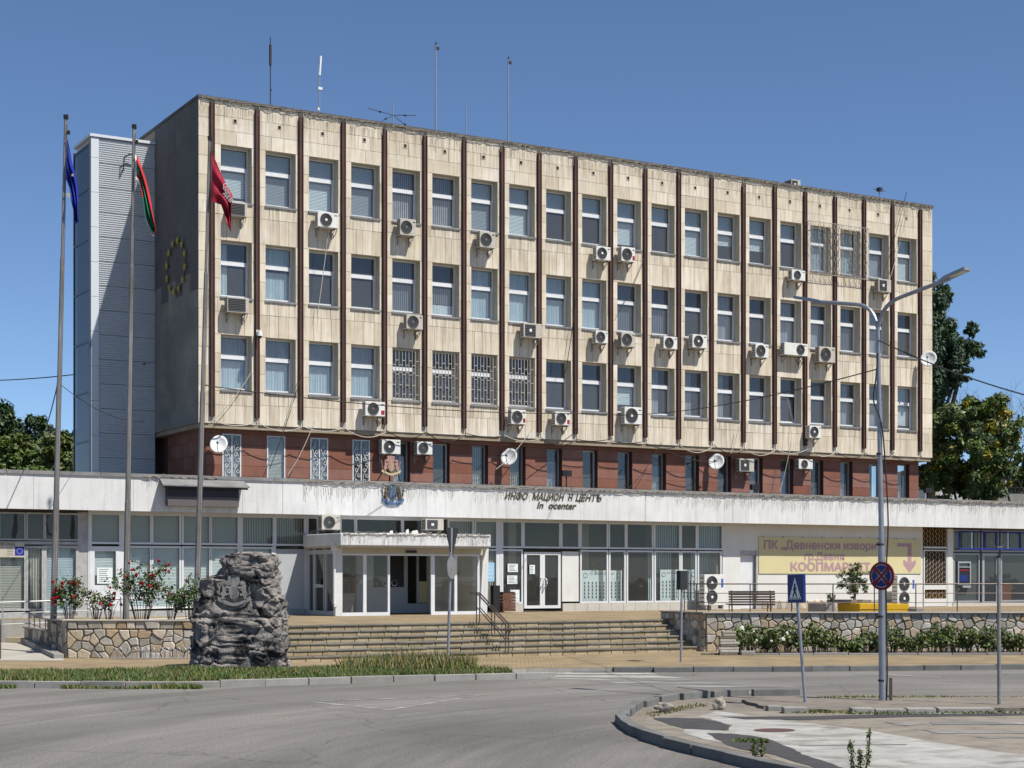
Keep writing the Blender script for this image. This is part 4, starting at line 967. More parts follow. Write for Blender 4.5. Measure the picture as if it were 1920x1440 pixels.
# coats of arms
LION = [(0.02,0.0),(0.16,0.0),(0.13,0.06),(0.21,0.15),(0.19,0.27),(0.30,0.29),(0.34,0.35),(0.21,0.36),(0.29,0.42),(0.27,0.53),(0.18,0.61),(0.09,0.56),(0.06,0.42),(0.07,0.28),(0.00,0.18),(0.05,0.10)]
def crest(root, s, sh, li, rb, tp, y0, d, extra=None, big=1):
    def X(pts, mir=1): return [((mir*x)*s, y0, z*s) for x, z in pts]
    SHD = [(-.19,.36),(0,.46),(.19,.36),(.19,.1),(.13,-.06),(0,-.16),(-.13,-.06),(-.19,.1)]
    MB().prism(X(SHD), (0,-d,0)).build('shield', sh[0], root)
    for a in (-.02,.05,.12): MB().prism([((x)*s, y0-d-.001, z*s) for x, z in ((a,.38),(a+.035,.37),(a+.035,-.1+abs(a)*.6),(a,-.12+abs(a)*.5))], (0,-.012,0)).build('shield_stripe', sh[1], root)
    for m_ in (1,-1):
        b = MB(); b.prism([((m_*(x-.50))*s, y0, (z*1.1-.1)*s) for x, z in (LION if m_ == 1 else LION[::-1])], (0,-d*1.2,0))
        b.tube([(m_*(-.47)*s, y0-d/2, .0), (m_*(-.58)*s, y0-d/2, .1*s), (m_*(-.56)*s, y0-d/2, .28*s), (m_*(-.62)*s, y0-d/2, .42*s), (m_*(-.55)*s, y0-d/2, .5*s)], .028*s, 5)
        b.tube([(m_*(-.3)*s, y0-d, .02*s), (m_*(-.22)*s, y0-d*1.2, .08*s)], .04*s, 5); b.tube([(m_*(-.28)*s, y0-d, .3*s), (m_*(-.18)*s, y0-d*1.3, .32*s)], .035*s, 5)
        b.disc((m_*(-.29)*s, y0-d*1.1, .50*s), (0,1,0), .075*s, d*.9, 9)
        b.build('lion', li, root)
    for i, x in enumerate((-.17,-.02,.13)):
        b = MB(); h = .78 if i != 1 else .80
        b.prism(X([(x-.075,.42),(x+.085,.42),(x+.07,h-.08),(x+.1,h-.04),(x+.03,h),(x-.06,h),(x-.09,h-.05),(x-.06,h-.1)]), (0,-d*.9,0)); b.build('tower_top', tp[i % 2], root)
    b = MB(); n = 12
    arc = [(-.42+.84*i/n, -.18-.13*math.sin(math.pi*i/n)) for i in range(n+1)]
    b.prism(X([(x, z+.06) for x, z in arc] + [(x, z-.06) for x, z in arc[::-1]]), (0,-d*1.3,0))
    for m_ in (1,-1): b.prism(X([(m_*.42,-.10),(m_*.60,-.02),(m_*.62,-.16),(m_*.44,-.26)][::m_]), (0,-d,0)); b.prism(X([(m_*.30,-.30),(m_*.46,-.22),(m_*.40,-.36),(m_*.22,-.42)][::m_]), (0,-d*.8,0))
    b.build('ribbon', rb, root)
u, z = fac(737, 933, VF-.05)
cr = thing('town_coat_of_arms', 'blue shield coat of arms with two brown lions on the white fascia', 'coat of arms', P(u, VF-.01, z), TH)
crest(cr, .70, (M['crest_blue'], M['crest_grey']), M['crest_brown'], M['crest_blue'], (M['crest_grey'], M['crest_blue']), 0, .05)
u, z = fac(732, 880, VF+1.2)
cr2 = thing('lion_coat_of_arms', 'pinkish free-standing coat of arms with lions propped up on the podium roof', 'coat of arms', P(u, VF+1.2, z), TH)
crest(cr2, .62, (M['crest_pink'], M['crest_gold']), M['crest_pink'], M['crest_gold'], (M['crest_pink'], M['crest_pink']), 0, .08)
b = MB(); b.tube([(-.3,0,-.1),(-.55,.3,-.62+0)], .02, 4); b.tube([(.3,0,-.1),(.6,.3,-.62)], .02, 4); b.tube([(0,.05,-.2),(0,.1,5.42-z)], .03, 4); b.build('prop', M['black_metal'], cr2)

# entrance porch
po = thing('entrance_porch', 'glazed entrance porch with a flat white canopy slab', 'porch', P(0,0,0), TH)
e0, e1, ev = 3.37, 9.12, -4.5
MB().box(e0, e1, ev, VG-.05, 3.42, 3.84, .5).build('canopy_slab', M['fascia_white'], po, bev=.03)
MB().box(e0+.06, e1-.06, ev+.05, VG-.05, 3.36, 3.42, .5).build('canopy_edge', M['plaster_cream'], po)
gv = ev+.60
def pu(x): return fu(x, gv)
b = MB(); b.box(pu(641), pu(905), gv, gv+.08, 3.14, 3.36, .5); b.build('header', M['plaster_cream'], po)
b = MB()
for x0, x1 in ((681,687),(727,731),(808,815),(852,857),(895,899)): b.box(pu(x0), pu(x1), gv-.01, gv+.07, 1.08, 3.14, .5)
b.box(pu(641), pu(731), gv-.012, gv+.072, 1.04, 1.16, .5); b.box(pu(808), pu(899), gv-.012, gv+.072, 1.04, 1.16, .5); b.box(pu(641), pu(899), gv-.013, gv+.07, 3.10, 3.16, .5)
b.build('mullions', M['white_pvc'], po)
for x0, x1 in ((641,681),(687,727),(815,852),(857,895)): MB().poly([(pu(x0),gv+.03,1.16),(pu(x1),gv+.03,1.16),(pu(x1),gv+.03,3.1),(pu(x0),gv+.03,3.1)], .5).build('pane', M['shop_glass'], po)
MB().box(pu(628), pu(641), gv-.05, gv+.12, 1.05, 3.40, .5).build('post', M['fascia_white'], po)
b = MB(); b.prism([(pu(899),gv-.05,1.05),(pu(912),gv-.05,1.05),(pu(915),gv-.05,3.38),(pu(912),gv-.05,3.40),(pu(904),gv-.05,2.9)], (0,.25,0), .5); b.build('curved_post', M['fascia_white'], po)
su = pu(634)
b = MB()
for y in (VG-.1, VG-.55, VG-.65, VG-1.45, VG-1.6, gv+.3): b.box(su-.0, su+.06, y-.07, y, 1.06, 3.36, .5)
b.box(su-.001, su+.059, gv+.2, VG-.1, 3.15, 3.3, .5); b.box(su-.002, su+.061, gv+.2, VG-.1, 1.05, 1.2, .5); b.box(su-.003, su+.062, VG-1.45, VG-.65, 2.0, 2.12, .5)
b.build('side_frame', M['door_panel_grey'], po)
MB().poly([(su+.03,gv+.2,1.2),(su+.03,VG-.1,1.2),(su+.03,VG-.1,3.15),(su+.03,gv+.2,3.15)], .5).build('side_pane', M['shop_glass'], po)
MB().box(su-.08, su, VG-1.42, VG-1.36, 2.1, 2.3).build('handle', M['black_metal'], po)
MB().box(e1-.3, e1-.22, gv+.2, VG-.05, 1.05, 3.36).build('side_wall', M['plaster_cream'], po)
b = MB(); b.tube([(pu(625),gv-.08,3.45),(pu(625),gv-.08,1.5),(pu(624),gv-.2,1.35)], .05, 8); b.box(pu(620),pu(629),gv-.16,gv-.02,3.25,3.5,.5); b.build('downpipe', M['white_pvc'], po)
# inner doors on the building line
b = MB(); v = VG
def q(x0, x1, z0, z1, mi=0): b.box(fu(x0,v), fu(x1,v), v-.02, v+.04, z0, z1, .5, mi)
q(664,700,1.06,3.34); q(757,760,1.06,3.34); q(728,731,1.9,3.34); q(700,757,1.06,2.0); q(800,812,1.06,3.34); q(760,764,1.06,3.34); q(764,800,1.06,1.4); q(781,785,1.4,3.34); q(812,835,1.06,3.34,1); q(835,912,1.06,3.34,2)
q(578,800,3.34,3.45)
b.build('inner_partition', [M['door_panel_grey'], M['blind_beige'], M['bank_dark']], po)
for x0, x1 in ((702,726),(733,755)):
    b = MB(); b.box(fu(x0,v)-.03, fu(x1,v)+.03, v-.04, v-.021, 2.0, 3.3, .5)
    d_ = b.build('door_leaf', M['black_sign'], po); MB().ring((fu((x1 if x0 < 710 else x0),v)+(-.1 if x0<710 else .1), v-.08, 2.15), (0,1,0), .11, .018, 10, 5).build('handle', M['rail_steel'], d_)
b = MB(); b.box(fu(640,v),fu(645,v),v-.05,v+.04,1.06,3.2,.5); b.box(fu(662,v),fu(667,v),v-.05,v+.04,1.06,3.2,.5); b.box(fu(640,v),fu(667,v),v-.052,v+.04,3.1,3.3,.5); b.build('brown_door_frame', M['door_rust'], po)
MB().box(fu(785,v), fu(800,v), v-.045, v-.021, 1.42, 2.2).build('yellow_notice', M['banner_yellow'], po)
MB().box(fu(1,v) if False else pu(768)-.15, pu(768)+.25, gv-.06, gv-.005, 3.20, 3.28).build('door_sensor', M['black_metal'], po)
# dracaena behind the glass
pp = thing('dracaena_plant', 'spiky potted palm behind the left porch glass', 'plant', P(fu(652,-3.1), -3.1, 1.06), TH)
MB().tube([(0,0,0),(0,0,.75)], .17, 12, r1=.27).build('pot', M['grey_box'], pp)
b = MB(); b.tube([(0,0,.7),(.02,0,1.2)], .035, 5); b.build('stem', M['bark'], pp)
b = MB()
for i in range(46):
    a = i*2.4; el = random.uniform(-.5,1.4); L_ = random.uniform(.45,.75); d = Vector((math.cos(a)*math.cos(el), math.sin(a)*math.cos(el), math.sin(el))); w = d.cross(Vector((0,0,1))).normalized()*.025
    o0 = Vector((.02,0,1.25)); m_ = o0+d*L_*.6; e = o0+d*L_+Vector((0,0,-.12)); b.add([o0-w,o0+w,m_+w*1.2,m_-w*1.2,e], [(0,1,2,3),(3,2,4)])
b.build('leaves', M['leaf_mid'], pp)
# notices, posters
def poster(x0, x1, z0, z1, m, label, v=VG-.045, lines=5, dark='print_dark'):
    t = thing('notice', label, 'notice', P(0,0,0), TH); u0, u1 = fu(x0,v), fu(x1,v)
    MB().box(u0, u1, v, v+.006, z0, z1, .5).build('sheet', M[m], t)
    for i in range(lines):
        z = z1-(z1-z0)*(i+1)/(lines+1); MB().box(u0+(u1-u0)*.12, u1-(u1-u0)*random.uniform(.12,.4), v-.002, v-.0005, z-.008, z+.008).build('text_line', M[dark], t)
    return t
poster(952,971,2.55,2.86,'paper','upper white notice on the dark pane left of the glass double door')
poster(951,970,2.10,2.42,'paper','lower white notice on the dark pane left of the glass double door')
poster(957,974,1.40,1.88,'paper','white and yellow poster low in the window beside the brown bin', dark='banner_text')
poster(993,1003,2.48,2.82,'paper','small pale notice on the left leaf of the glass double door')
poster(912,927,2.2,2.9,'paper_blue','blue and white poster hung right of the entrance porch', v=VG-.3, lines=4, dark='sign_white')
poster(182,211,2.15,2.68,'paper','striped white notice on the white shop door beside the roses', v=VG-.05, lines=7)
def boards(x0, x1, z0, z1, label):
    v = VG+.3; t = thing('school_poster', label, 'poster', P(0,0,0), TH); u0, u1 = fu(x0,v), fu(x1,v)
    MB().box(u0, u1, v, v+.02, z0, z1, .5).build('sheet', M['paper'], t)
    text('lettering', 'СУ „ВАСИЛ ЛЕВСКИ"', .11, M['print_dark'], t, ((u0+u1)/2, v-.004, z1-.17), ext=.001)
    b = MB(); n = 10
    for r in range(5):
        for i in range(n):
            x = u0+.1+(u1-u0-.26)*i/(n-1); z = z1-.5-r*(z1-z0-.6)/4.4; b.box(x, x+.055, v-.003, v-.0005, z-.03, z+.05, .5)
            b.box(x-.01, x+.07, v-.003, v-.0005, z-.055, z-.045, .5)
    b.build('portraits', M['print_dark'], t, kind='stuff')
    for x in (u0+.16, u1-.16): MB().ring((x, v-.004, z1-.2), (0,1,0), .09, .01, 14, 3).build('round_badge', M['crest_grey'], t)
boards(1091,1166,1.42,2.62,'pale school poster with a grid of small portraits in the window left of centre')
boards(1238,1306,1.42,2.66,'pale school poster with a grid of small portraits in the window behind the sign pole')
# wooden bin
bi = thing('litter_bin', 'brown slatted wooden bin beside the glass double door', 'bin', P(fu(950,-1.7), -1.7, 1.05), TH)
for i in range(6): MB().box(-.27,.27,-.2,.2,.04+i*.115,.04+i*.115+.105).build('slat', M['bin_wood'], bi)
MB().box(-.25,.25,-.18,.18,.72,.76).build('rim', M['black_metal'], bi)
b = MB(); b.box(-.62,-.34,-.1,.15,0,1.0,.5); b.build('backboard', M['black_metal'], bi)

# ================================================= AIR CONDITIONERS
def ac(x0, x1, y0, y1, style, wv, label, prot=.42, depth=.28):
    vf = wv - prot; xc = (x0+x1)/2; yc = (y0+y1)/2
    u1 = fac(x1, yc, vf)[0]; u0 = fac(x0, yc, vf+depth)[0]; z1 = fac(xc, y0+2, vf)[1]; z0 = fac(xc, y1-2, vf)[1]
    w = u1-u0; h = z1-z0; old = style in ('louver','square','round_old')
    t = thing('air_conditioner', label, 'air conditioner', P(u0, wv, z0), TH, 'air conditioner units on the building')
    mt = M['ac_old' if old else 'ac_white']; yf = -prot
    MB().box(0, w, yf, yf+depth, 0, h, .5).build('casing', mt, t, bev=.012)
    def grille(cx, cz, r):
        b = MB(); b.disc((cx, yf-.003, cz), (0,1,0), r, .008, 22, .5, 0)
        for i in range(5): b.ring((cx, yf-.014, cz), (0,1,0), r*(.25+.18*i), .006 if i < 4 else .012, 20, 3, .5, 1)
        for i in range(12):
            a = i*math.pi/6; b.tube([(cx+r*.2*math.cos(a), yf-.012, cz+r*.2*math.sin(a)), (cx+r*math.cos(a), yf-.012, cz+r*math.sin(a))], .004, 3, tone=.5, mi=1)
        hub = style in ('hub','twin')
        b.disc((cx, yf-.018, cz), (0,1,0), r*.2, .012, 12, .5, 2 if hub else 1)
        b.build('fan_grille', [M['ac_dark'], M['ac_grille'] , M['ac_hub']], t)
    if style in ('hub','round','round_old','red'): grille(w*.40, h*.5, min(h*.43, w*.36))
    elif style == 'wide': grille(w*.68, h*.5, h*.42)
    elif style == 'twin': grille(w*.36, h*.73, min(w*.3,h*.22)); grille(w*.36, h*.27, min(w*.3,h*.22))
    elif style in ('square','louver'):
        b = MB(); a0, a1 = (.08*w, .66*w) if style == 'square' else (.04*w, .84*w); b.box(a0, a1, yf-.006, yf-.0005, h*.1, h*.9, .5, 0)
        n = 8
        for i in range(n): z = h*.12+h*.76*i/(n-1); b.box(a0, a1, yf-.02, yf-.0065, z-.008, z+.008, .5, 1)
        if style == 'square': b.box((a0+a1)/2-.05,(a0+a1)/2+.05,yf-.026,yf-.021,h*.4,h*.6,.5,2)
        b.build('louvre_grille', [M['ac_dark'], M['ac_grille'], M['ac_hub']], t)
    b = MB(); n = 7
    for i in range(n): z = h*.12+h*.76*i/(n-1); b.box(-.006, -.0005, yf+.05, yf+depth-.05, z-.018, z+.012, .5)
    b.build('side_vents', M['ac_dark'], t)
    if style not in ('louver','square','twin'):
        b = MB(); b.box(w*.80, w*.94, yf-.004, yf-.0005, h*.80, h*.86, .5); b.build('maker_plate', M['ac_dark'], t)
        if style == 'red' : MB().box(w*.80, w*.97, yf-.006, yf-.001, h*.12, h*.42).build('sticker', M['sticker_red'], t)
    if style == 'twin': MB().box(w*.80, w*.90, yf-.006, yf-.001, h*.58, h*.86).build('sticker', M['sticker_blue'], t)
    b = MB()
    if style == 'twin':
        for x in (.08,w-.12): b.box(x,x+.05,yf+.02,yf+depth-.02,-.14,-.001,.5)
    else:
        for x in (w*.14, w*.86):
            b.box(x-.02,x+.02,yf+.02,0,-.045,-.002,.5); b.tube([(x,yf+.1,-.04),(x,0,-.30)], .014, 4); b.box(x-.02,x+.02,-.02,0,-.32,-.045,.5)
    b.build('bracket', M['steel'] if style != 'twin' else M['grey_frame'], t)
    if style != 'twin':
        b = MB(); b.tube([(w-.02,yf+depth,h*.25),(w+.06,-.16,h*.1),(w+.04,-.06,-.12),(w*.9,-.03,-.30 if style != 'wide' else -.5),(w*.75,-.02,-.1)], .014, 4); b.build('hose', M['cable_pale'] if random.random() < .5 else M['cable'], t)
    return t
T_, Mi, Lo, Rd = 'top floor', 'middle floor', 'lowest cream floor', 'red-tiled floor'
for a in [
 (427,464,377,407,'louver',0,'old brown-grilled air conditioner under the first top-floor window, behind the red flag'),
 (590,635,396,428,'hub',0,'white air conditioner with pale fan hub under the third top-floor window from the left'),
 (744,780,408,443,'round_old',0,'dull air conditioner under the fifth top-floor window with dark vertical blinds'),
 (893,929,432,466,'round_old',0,'dull air conditioner under the seventh top-floor window from the left'),
 (1111,1145,460,489,'hub',0,'white air conditioner with pale hub, left one of the top-floor pair'),
 (1158,1191,461,492,'red',0,'air conditioner with a red sticker, right one of the top-floor pair'),
 (1477,1510,504,527,'round',0,'small air conditioner under the top-floor window just left of the ornate grille'),
 (1639,1671,521,549,'square',0,'air conditioner with a square dark front just right of the ornate grille'),
 (421,467,555,588,'louver',0,'broad grey air conditioner under the first middle-floor window, right of the flagpole'),
 (756,793,588,619,'round_old',0,'air conditioner under the middle-floor window that has papers in its glass'),
 (975,1016,604,635,'square',0,'square-fronted air conditioner under the eighth middle-floor window'),
 (1110,1140,618,645,'round',0,'small white air conditioner left of the tenth rib, left one of the middle-floor pair'),
 (1158,1191,621,652,'round_old',0,'dull round-grilled air conditioner, right one of the middle-floor pair beside a rib'),
 (1237,1270,629,656,'round',0,'white air conditioner joined by a white hose to its right neighbour'),
 (1291,1326,625,654,'hub',0,'pale-hubbed air conditioner joined by a white hose to its left neighbour'),
 (1409,1441,643,672,'round',0,'air conditioner alone under the fifteenth middle-floor window, left of the extra-wide unit'),
 (1463,1515,641,668,'wide',0,'extra-wide cream air conditioner with its fan on the right, on long brackets'),
 (1528,1566,648,681,'round_old',0,'air conditioner directly right of the extra-wide unit'),
 (679,722,751,782,'red',0,'air conditioner with a red sticker under the fourth window of the lowest cream floor'),
 (952,986,766,797,'red',0,'air conditioner with a red sticker under the last barred window'),
 (1034,1069,770,799,'red',0,'air conditioner with a red sticker one window right of the barred windows'),
 (1164,1204,761,797,'hub',0,'large clean white air conditioner with pale hub on the lowest cream floor'),
 (1510,1540,796,823,'hub',0,'small white air conditioner in front of a rib under the tilted-open window'),
 (710,751,822,853,'hub',.42,'large air conditioner with red badge on the red-tiled floor above the pink coat of arms'),
 (776,811,826,854,'round',.42,'smaller air conditioner on the red-tiled floor, second from the left there'),
 (1379,1414,858,886,'square',.42,'box-framed air conditioner on the red-tiled floor right of the rightmost low dish'),
 (1490,1524,859,881,'round',.42,'rightmost air conditioner on the red-tiled floor'),
]: ac(*a)
ac(596,638,964,995,'round_old',VG,'air conditioner standing on the left end of the porch canopy', prot=1.2, depth=.35)
ac(790,832,971,996,'square',VG,'square air conditioner with tangled cables on the porch canopy, right part', prot=1.2, depth=.35)
ac(1311,1360,1075,1137,'twin',VG,'tall twin-fan air conditioner with a blue label beside the bench', prot=.75, depth=.35)
ac(1672,1718,1077,1140,'twin',VG,'tall twin-fan air conditioner behind the yellow boxes', prot=.75, depth=.35)
ac(1470,1501,334,356,'square',1.0,'air conditioner lying on the flat roof near the right end', prot=.6, depth=.5)
# papers and rags on the canopy
t = thing('roof_debris', 'white rubble and rags lying on the middle of the porch canopy', 'debris', P(fu(748,-3.6), -3.6, 3.84), TH)
for i, (x, w_, h_) in enumerate(((-.75,.5,.05),(-.35,.16,.14),(.0,.35,.06),(.28,.14,.2),(.5,.3,.16),(.85,.25,.05))): MB().add([(x,0,0),(x+w_,.05,0),(x+w_*.9,.3,0),(x+.04,.28,0),(x+.02,.02,h_*.8),(x+w_*.8,.05,h_),(x+w_*.7,.25,h_*.7),(x+.1,.25,h_*.6)], [(0,1,5,4),(1,2,6,5),(2,3,7,6),(3,0,4,7),(4,5,6,7)]).build('scrap', M['plaster_white'], t)

# ================================================= DISHES, CAMERAS, ANTENNAS
def dish(px, py, r, wv, label, out=.45, yaw=-.5, tilt=.42):
    u, z = fac(px, py, wv-out); t = thing('satellite_dish', label, 'satellite dish', P(u, wv, z), TH, 'satellite dishes on the building')
    b = MB(); n = 22; ax = Vector((math.sin(yaw), -math.cos(yaw), math.tan(tilt)*.8)).normalized(); a = ax.cross(Vector((0,0,1))).normalized(); bb = a.cross(ax)
    c0 = Vector((0,-out,0)); vs = [c0 - ax*.12]; fs = []
    for j in range(1,5):
        rr = r*j/4
        for i in range(n): q_ = 2*math.pi*i/n; vs.append(c0 - ax*(.12 - .10*(j/4)**2) + a*rr*math.cos(q_) + bb*rr*1.08*math.sin(q_))
    for i in range(n): fs.append((0, 1+i, 1+(i+1)%n))
    for j in range(3):
        for i in range(n): fs.append((1+j*n+i, 1+(j+1)*n+i, 1+(j+1)*n+(i+1)%n, 1+j*n+(i+1)%n))
    b.add(vs, fs, .5); o = b.build('reflector', M['dish_white'], t, smooth=True); sm = o.modifiers.new('thick', 'SOLIDIFY'); sm.thickness = .012
    b = MB(); b.tube([c0 - bb*r*1.0 - ax*.02, c0 - bb*r*.9 + ax*r*.5, c0 - bb*r*.35 + ax*r*1.0], .014, 5); b.build('feed_arm', M['steel'], t)
    b = MB(); e = c0 - bb*r*.3 + ax*r*1.05; b.tube([e, e + (-ax + bb*.2)*.12], .035, 8); b.build('receiver_head', M['black_metal'], t)
    b = MB(); b.tube([c0-ax*.13, (0,-out+.2,-.05), (0,0,-.05)], .022, 5); b.box(-.07,.07,-.02,0,-.15,.08,.5); b.build('wall_bracket', M['steel'], t)
dish(410,832,.31,.42,'leftmost white satellite dish on the red-tiled floor beside the flagpole')
dish(954,856,.33,.42,'middle white satellite dish on the red-tiled floor, left of the fascia lettering', yaw=-.85)
dish(1343,865,.33,.42,'rightmost white satellite dish on the red-tiled floor', yaw=-.85)
dish(1741,672,.36,0,'white satellite dish on the last rib at the right end of the block', yaw=-.95, out=.6)
u, z = fac(487, 628, -.35); t = thing('security_camera', 'white dome security camera on the second rib', 'security camera', P(u, -.15, z), TH)
b = MB(); b.box(-.05,.05,-.02,.0,.02,.2,.5); b.tube([(0,0,.12),(0,-.2,.12)], .04, 6); b.tube([(0,-.2,.15),(0,-.2,-.04)], .085, 10, r1=.1); b.build('housing', M['dish_white'], t)
b = MB(); b.tube([(0,-.2,-.04),(0,-.2,-.10),(0,-.2,-.13)], .085, 10, r1=.03); b.build('dome', M['black_metal'], t)
def mast(px, pyt, pyb, r, label, kind):
    v = 1.0; u, zt = fac(px, pyt, v); zb = ZT+.1; H = zt-zb
    t = thing('antenna', label, 'antenna', P(u, v, zb), TH, 'antennas on the flat roof'); b = MB(); b.tube([(0,0,0),(0,0,H)], r, 6, r1=r*.8)
    b.build('mast', M['galvanised' if kind != 'coil' else 'cable'], t); b = MB()
    if kind == 'coil': b.tube([(0,0,H*.63),(0,0,H*.9)], .05, 6); b.tube([(0,0,H*.3),(.03,0,H*.32)], .03, 5)
    elif kind == 'white': b.tube([(0,0,H*.7),(.05,0,H)], .05, 6); b.box(-.06,.1,-.04,.04,H*.48,H*.52,.5); b.box(-.08,-.02,-.04,.04,H*.16,H*.2,.5)
    elif kind == 'cap': b.box(0,.14,-.03,.03,H-.16,H-.05,.5); b.tube([(-.0,0,H),(.02,0,H+.12)], .03, 5)
    elif kind == 'star':
        for i, (dx, dy, dz) in enumerate(((1,0,.12),(-.95,.3,.20),(.9,-.2,-.62),(-.75,-.3,-.45))): b.tube([(0,0,H-.52),(dx*.95,dy*.95,H-.52+dz)], .012, 4); b.disc((dx*.5,dy*.5,H-.52+dz*.5),(dx,dy,dz),.035,.1,6)
    elif kind == 'cam': b.box(-.09,.09,-.1,.1,H-.16,H,.5); b.tube([(-.34,0,H-.1),(.34,0,H-.12)], .014, 4)
    if b.V: b.build({'coil':'coil_sleeve','white':'white_sleeve','cap':'top_bracket','star':'radial_arms','cam':'head'}[kind], M['dish_white' if kind == 'white' else 'cable'], t)
mast(507,70,200,.022,'thin antenna with a dark coil sleeve, leftmost on the roof','coil')
mast(599,105,215,.028,'antenna with a white top tube, second from the left on the roof','white')
mast(737,190,240,.022,'short antenna with four spreading radial arms on the roof','star')
mast(817,85,252,.038,'tall pale roof mast, the taller of the two bracket-topped ones','cap')
mast(874,194,262,.022,'short slender whip antenna between the two tall bracket-topped masts','none')
mast(953,112,272,.036,'pale roof mast with small top bracket, rightmost tall one','cap')
mast(1649,352,378,.03,'small dark antenna head near the right end of the roof','cam')
t = thing('roof_vent', 'low dark cowl on the roof behind the parapet', 'roof vent', P(fac(864,256,2)[0], 2, ZT+.1), TH)
MB().add([(-.7,-.3,0),(.7,-.3,0),(.7,.3,0),(-.7,.3,0),(-.5,-.2,.55),(.45,-.2,.55),(.45,.2,.55),(-.5,.2,.55)], [(0,1,5,4),(1,2,6,5),(2,3,7,6),(3,0,4,7),(4,5,6,7)]).build('cowl', M['roof_dark'], t)
for (px_, py_, lab) in ((1062,888,'dark floodlight on a stand on the podium roof, left of centre'), (1415,914,'flat pale floodlight lying on the podium roof below the box-framed air conditioner'), (1740,920,'dark floodlight at the right end of the red-tiled floor')):
    u, z = fac(px_, py_, VF+.5); t = thing('floodlight', lab, 'floodlight', P(u, VF+.5, 5.42), TH)
    MB().box(-.2,.2,-.08,.08,z-5.42-.1,z-5.42+.12).build('head', M['black_metal'], t); MB().tube([(0,0,0),(0,0,z-5.42-.1)], .03, 5).build('stand', M['black_metal'], t)

# ================================================= CABLES AND LIGHT STRINGS
def sag(a, c, s, n=10):
    a = Vector(a); c = Vector(c); return [a+(c-a)*i/n - Vector((0,0,s*4*(i/n)*(1-i/n))) for i in range(n+1)]
def cable(name, pts, r, m, label, group=None, cat='cable'):
    o = MB().tube(pts, r, 4).build(name, M[m]); return tag(o, label, cat, group)
ORD = 'first second third fourth fifth sixth seventh eighth ninth tenth eleventh twelfth thirteenth fourteenth fifteenth sixteenth seventeenth eighteenth nineteenth twentieth'.split()
for k in range(20):
    pts = sag(P(RU(k), -.17, ZB+.05+random.uniform(-.1,.1)), P(RU(k+1), -.17, ZB+.05+random.uniform(-.1,.1)), random.uniform(.08,.3), 8)
    cable('cable', pts, .016, random.choice(('cable','cable_pale')), 'thin cable sagging below the %s window bay from the left' % ORD[k], 'cables looped along the bottom of the ribs')
main = sag(dep(380,722,49.2), P(*[fac(1100,775,-.4)[0],-.4], fac(1100,775,-.4)[1]), .25, 24)
cable('overhead_cable', main, .016, 'cable', 'long dark cable from the third flagpole across the lowest cream floor')
cable('overhead_cable', sag(main[-1], dep(1645,692,31), .35, 20), .012, 'cable', 'dark cable rising to the lamp post across the right half of the facade')
cable('overhead_cable', sag(dep(1645,637,31), dep(1990,758,27), .1, 16), .012, 'cable', 'dark cable running from the lamp post off to the right edge')
cable('overhead_cable', sag(P(-.4,4.7,fac(280,682,4.7)[1]), dep(-120,712,70), .25, 16), .02, 'cable', 'dark cable leaving the stair tower to the left edge')
cable('overhead_cable', sag(dep(110,718,47), dep(270,790,60), .3, 12), .011, 'cable', 'thin cable from the first flagpole to the stair tower')
cable('overhead_cable', sag(dep(108,720,47), dep(90,790,60), .05, 8), .018, 'cable', 'short cable dropping left from the first flagpole')
for (x0,y0,x1,y1,lab) in ((618,410,595,590,'cable hanging down the facade beside the third rib'),(566,700,505,880,'slanting pale cable across the lower left windows'),(590,790,540,890,'slanting cable over the third red-floor window'),
     (1080,560,1060,700,'slanting wire below the eighth rib'),(1210,480,1160,585,'wire slanting to a hook near the twelfth rib'),(1700,360,1655,520,'pale wire slanting down to the square-fronted air conditioner'),(1705,380,1668,525,'second pale wire slanting to the square-fronted air conditioner'),
     (1000,800,930,880,'wire fanning down from the red-sticker unit'),(1240,830,1180,915,'wire crossing the red-tiled floor under the large clean unit'),(1483,830,1462,922,'pale wire looping down right of the rightmost low dish'),(1250,845,1345,865,'pale wire leading to the rightmost low dish'),
     (470,700,395,792,'thin wire curving to the foot of the first rib'),(1385,800,1370,850,'dangling wire below the sixteenth rib')):
    ua, za = fac(x0,y0,-.2); ub, zb_ = fac(x1,y1,-.2); cable('cable', sag(P(ua,-.2,za), P(ub,-.2,zb_), .15, 8), .014, random.choice(('cable','cable_pale')), lab)
def icicles(name, label, path, ln, step, seed, prob=.8, parentv=0):
    rnd = random.Random(seed); b = MB(); run = []
    n = len(path)
    for i, p in enumerate(path):
        run.append(p + Vector((0,0,rnd.uniform(-.03,.05))))
        ph = noise.noise(Vector((i*.04, seed*7.3, 0)))
        if rnd.random() < prob*(.35+.8*max(0,ph+.55)):
            l = rnd.uniform(.08, ln)*(1+ph*.5); q_ = p.copy(); pts = [q_.copy()]; m_ = max(2, int(l/.06)); l = l*(.45 if 'right and middle' in label and 13.4 < (p-P(0,0)).dot(Vector((c_,s_,0))) < 18.6 else 1)
            for j in range(m_): q_ = q_ + Vector((rnd.uniform(-.022,.022), rnd.uniform(-.01,.01), -l/m_)); pts.append(q_.copy())
            b.tube(pts, rnd.uniform(.006,.010), 3, cap=False, tone=.5)
    b.tube(run, .014, 3, tone=.5)
    run2 = [p + Vector((0,0,.05+.05*noise.noise(Vector((i*.15,seed,1))))) for i, p in enumerate(run)]; b.tube(run2, .010, 3, tone=.5)
    return tag(b.build(name, M['light_string'], kind='stuff'), label, 'light string')
icicles('icicle_lights', 'string of icicle lights hanging along the top edge of the cream block', [P(u, -.085, ZT-.02) for u in np.arange(.1, UL, .10)], .55, .1, 3, .75)
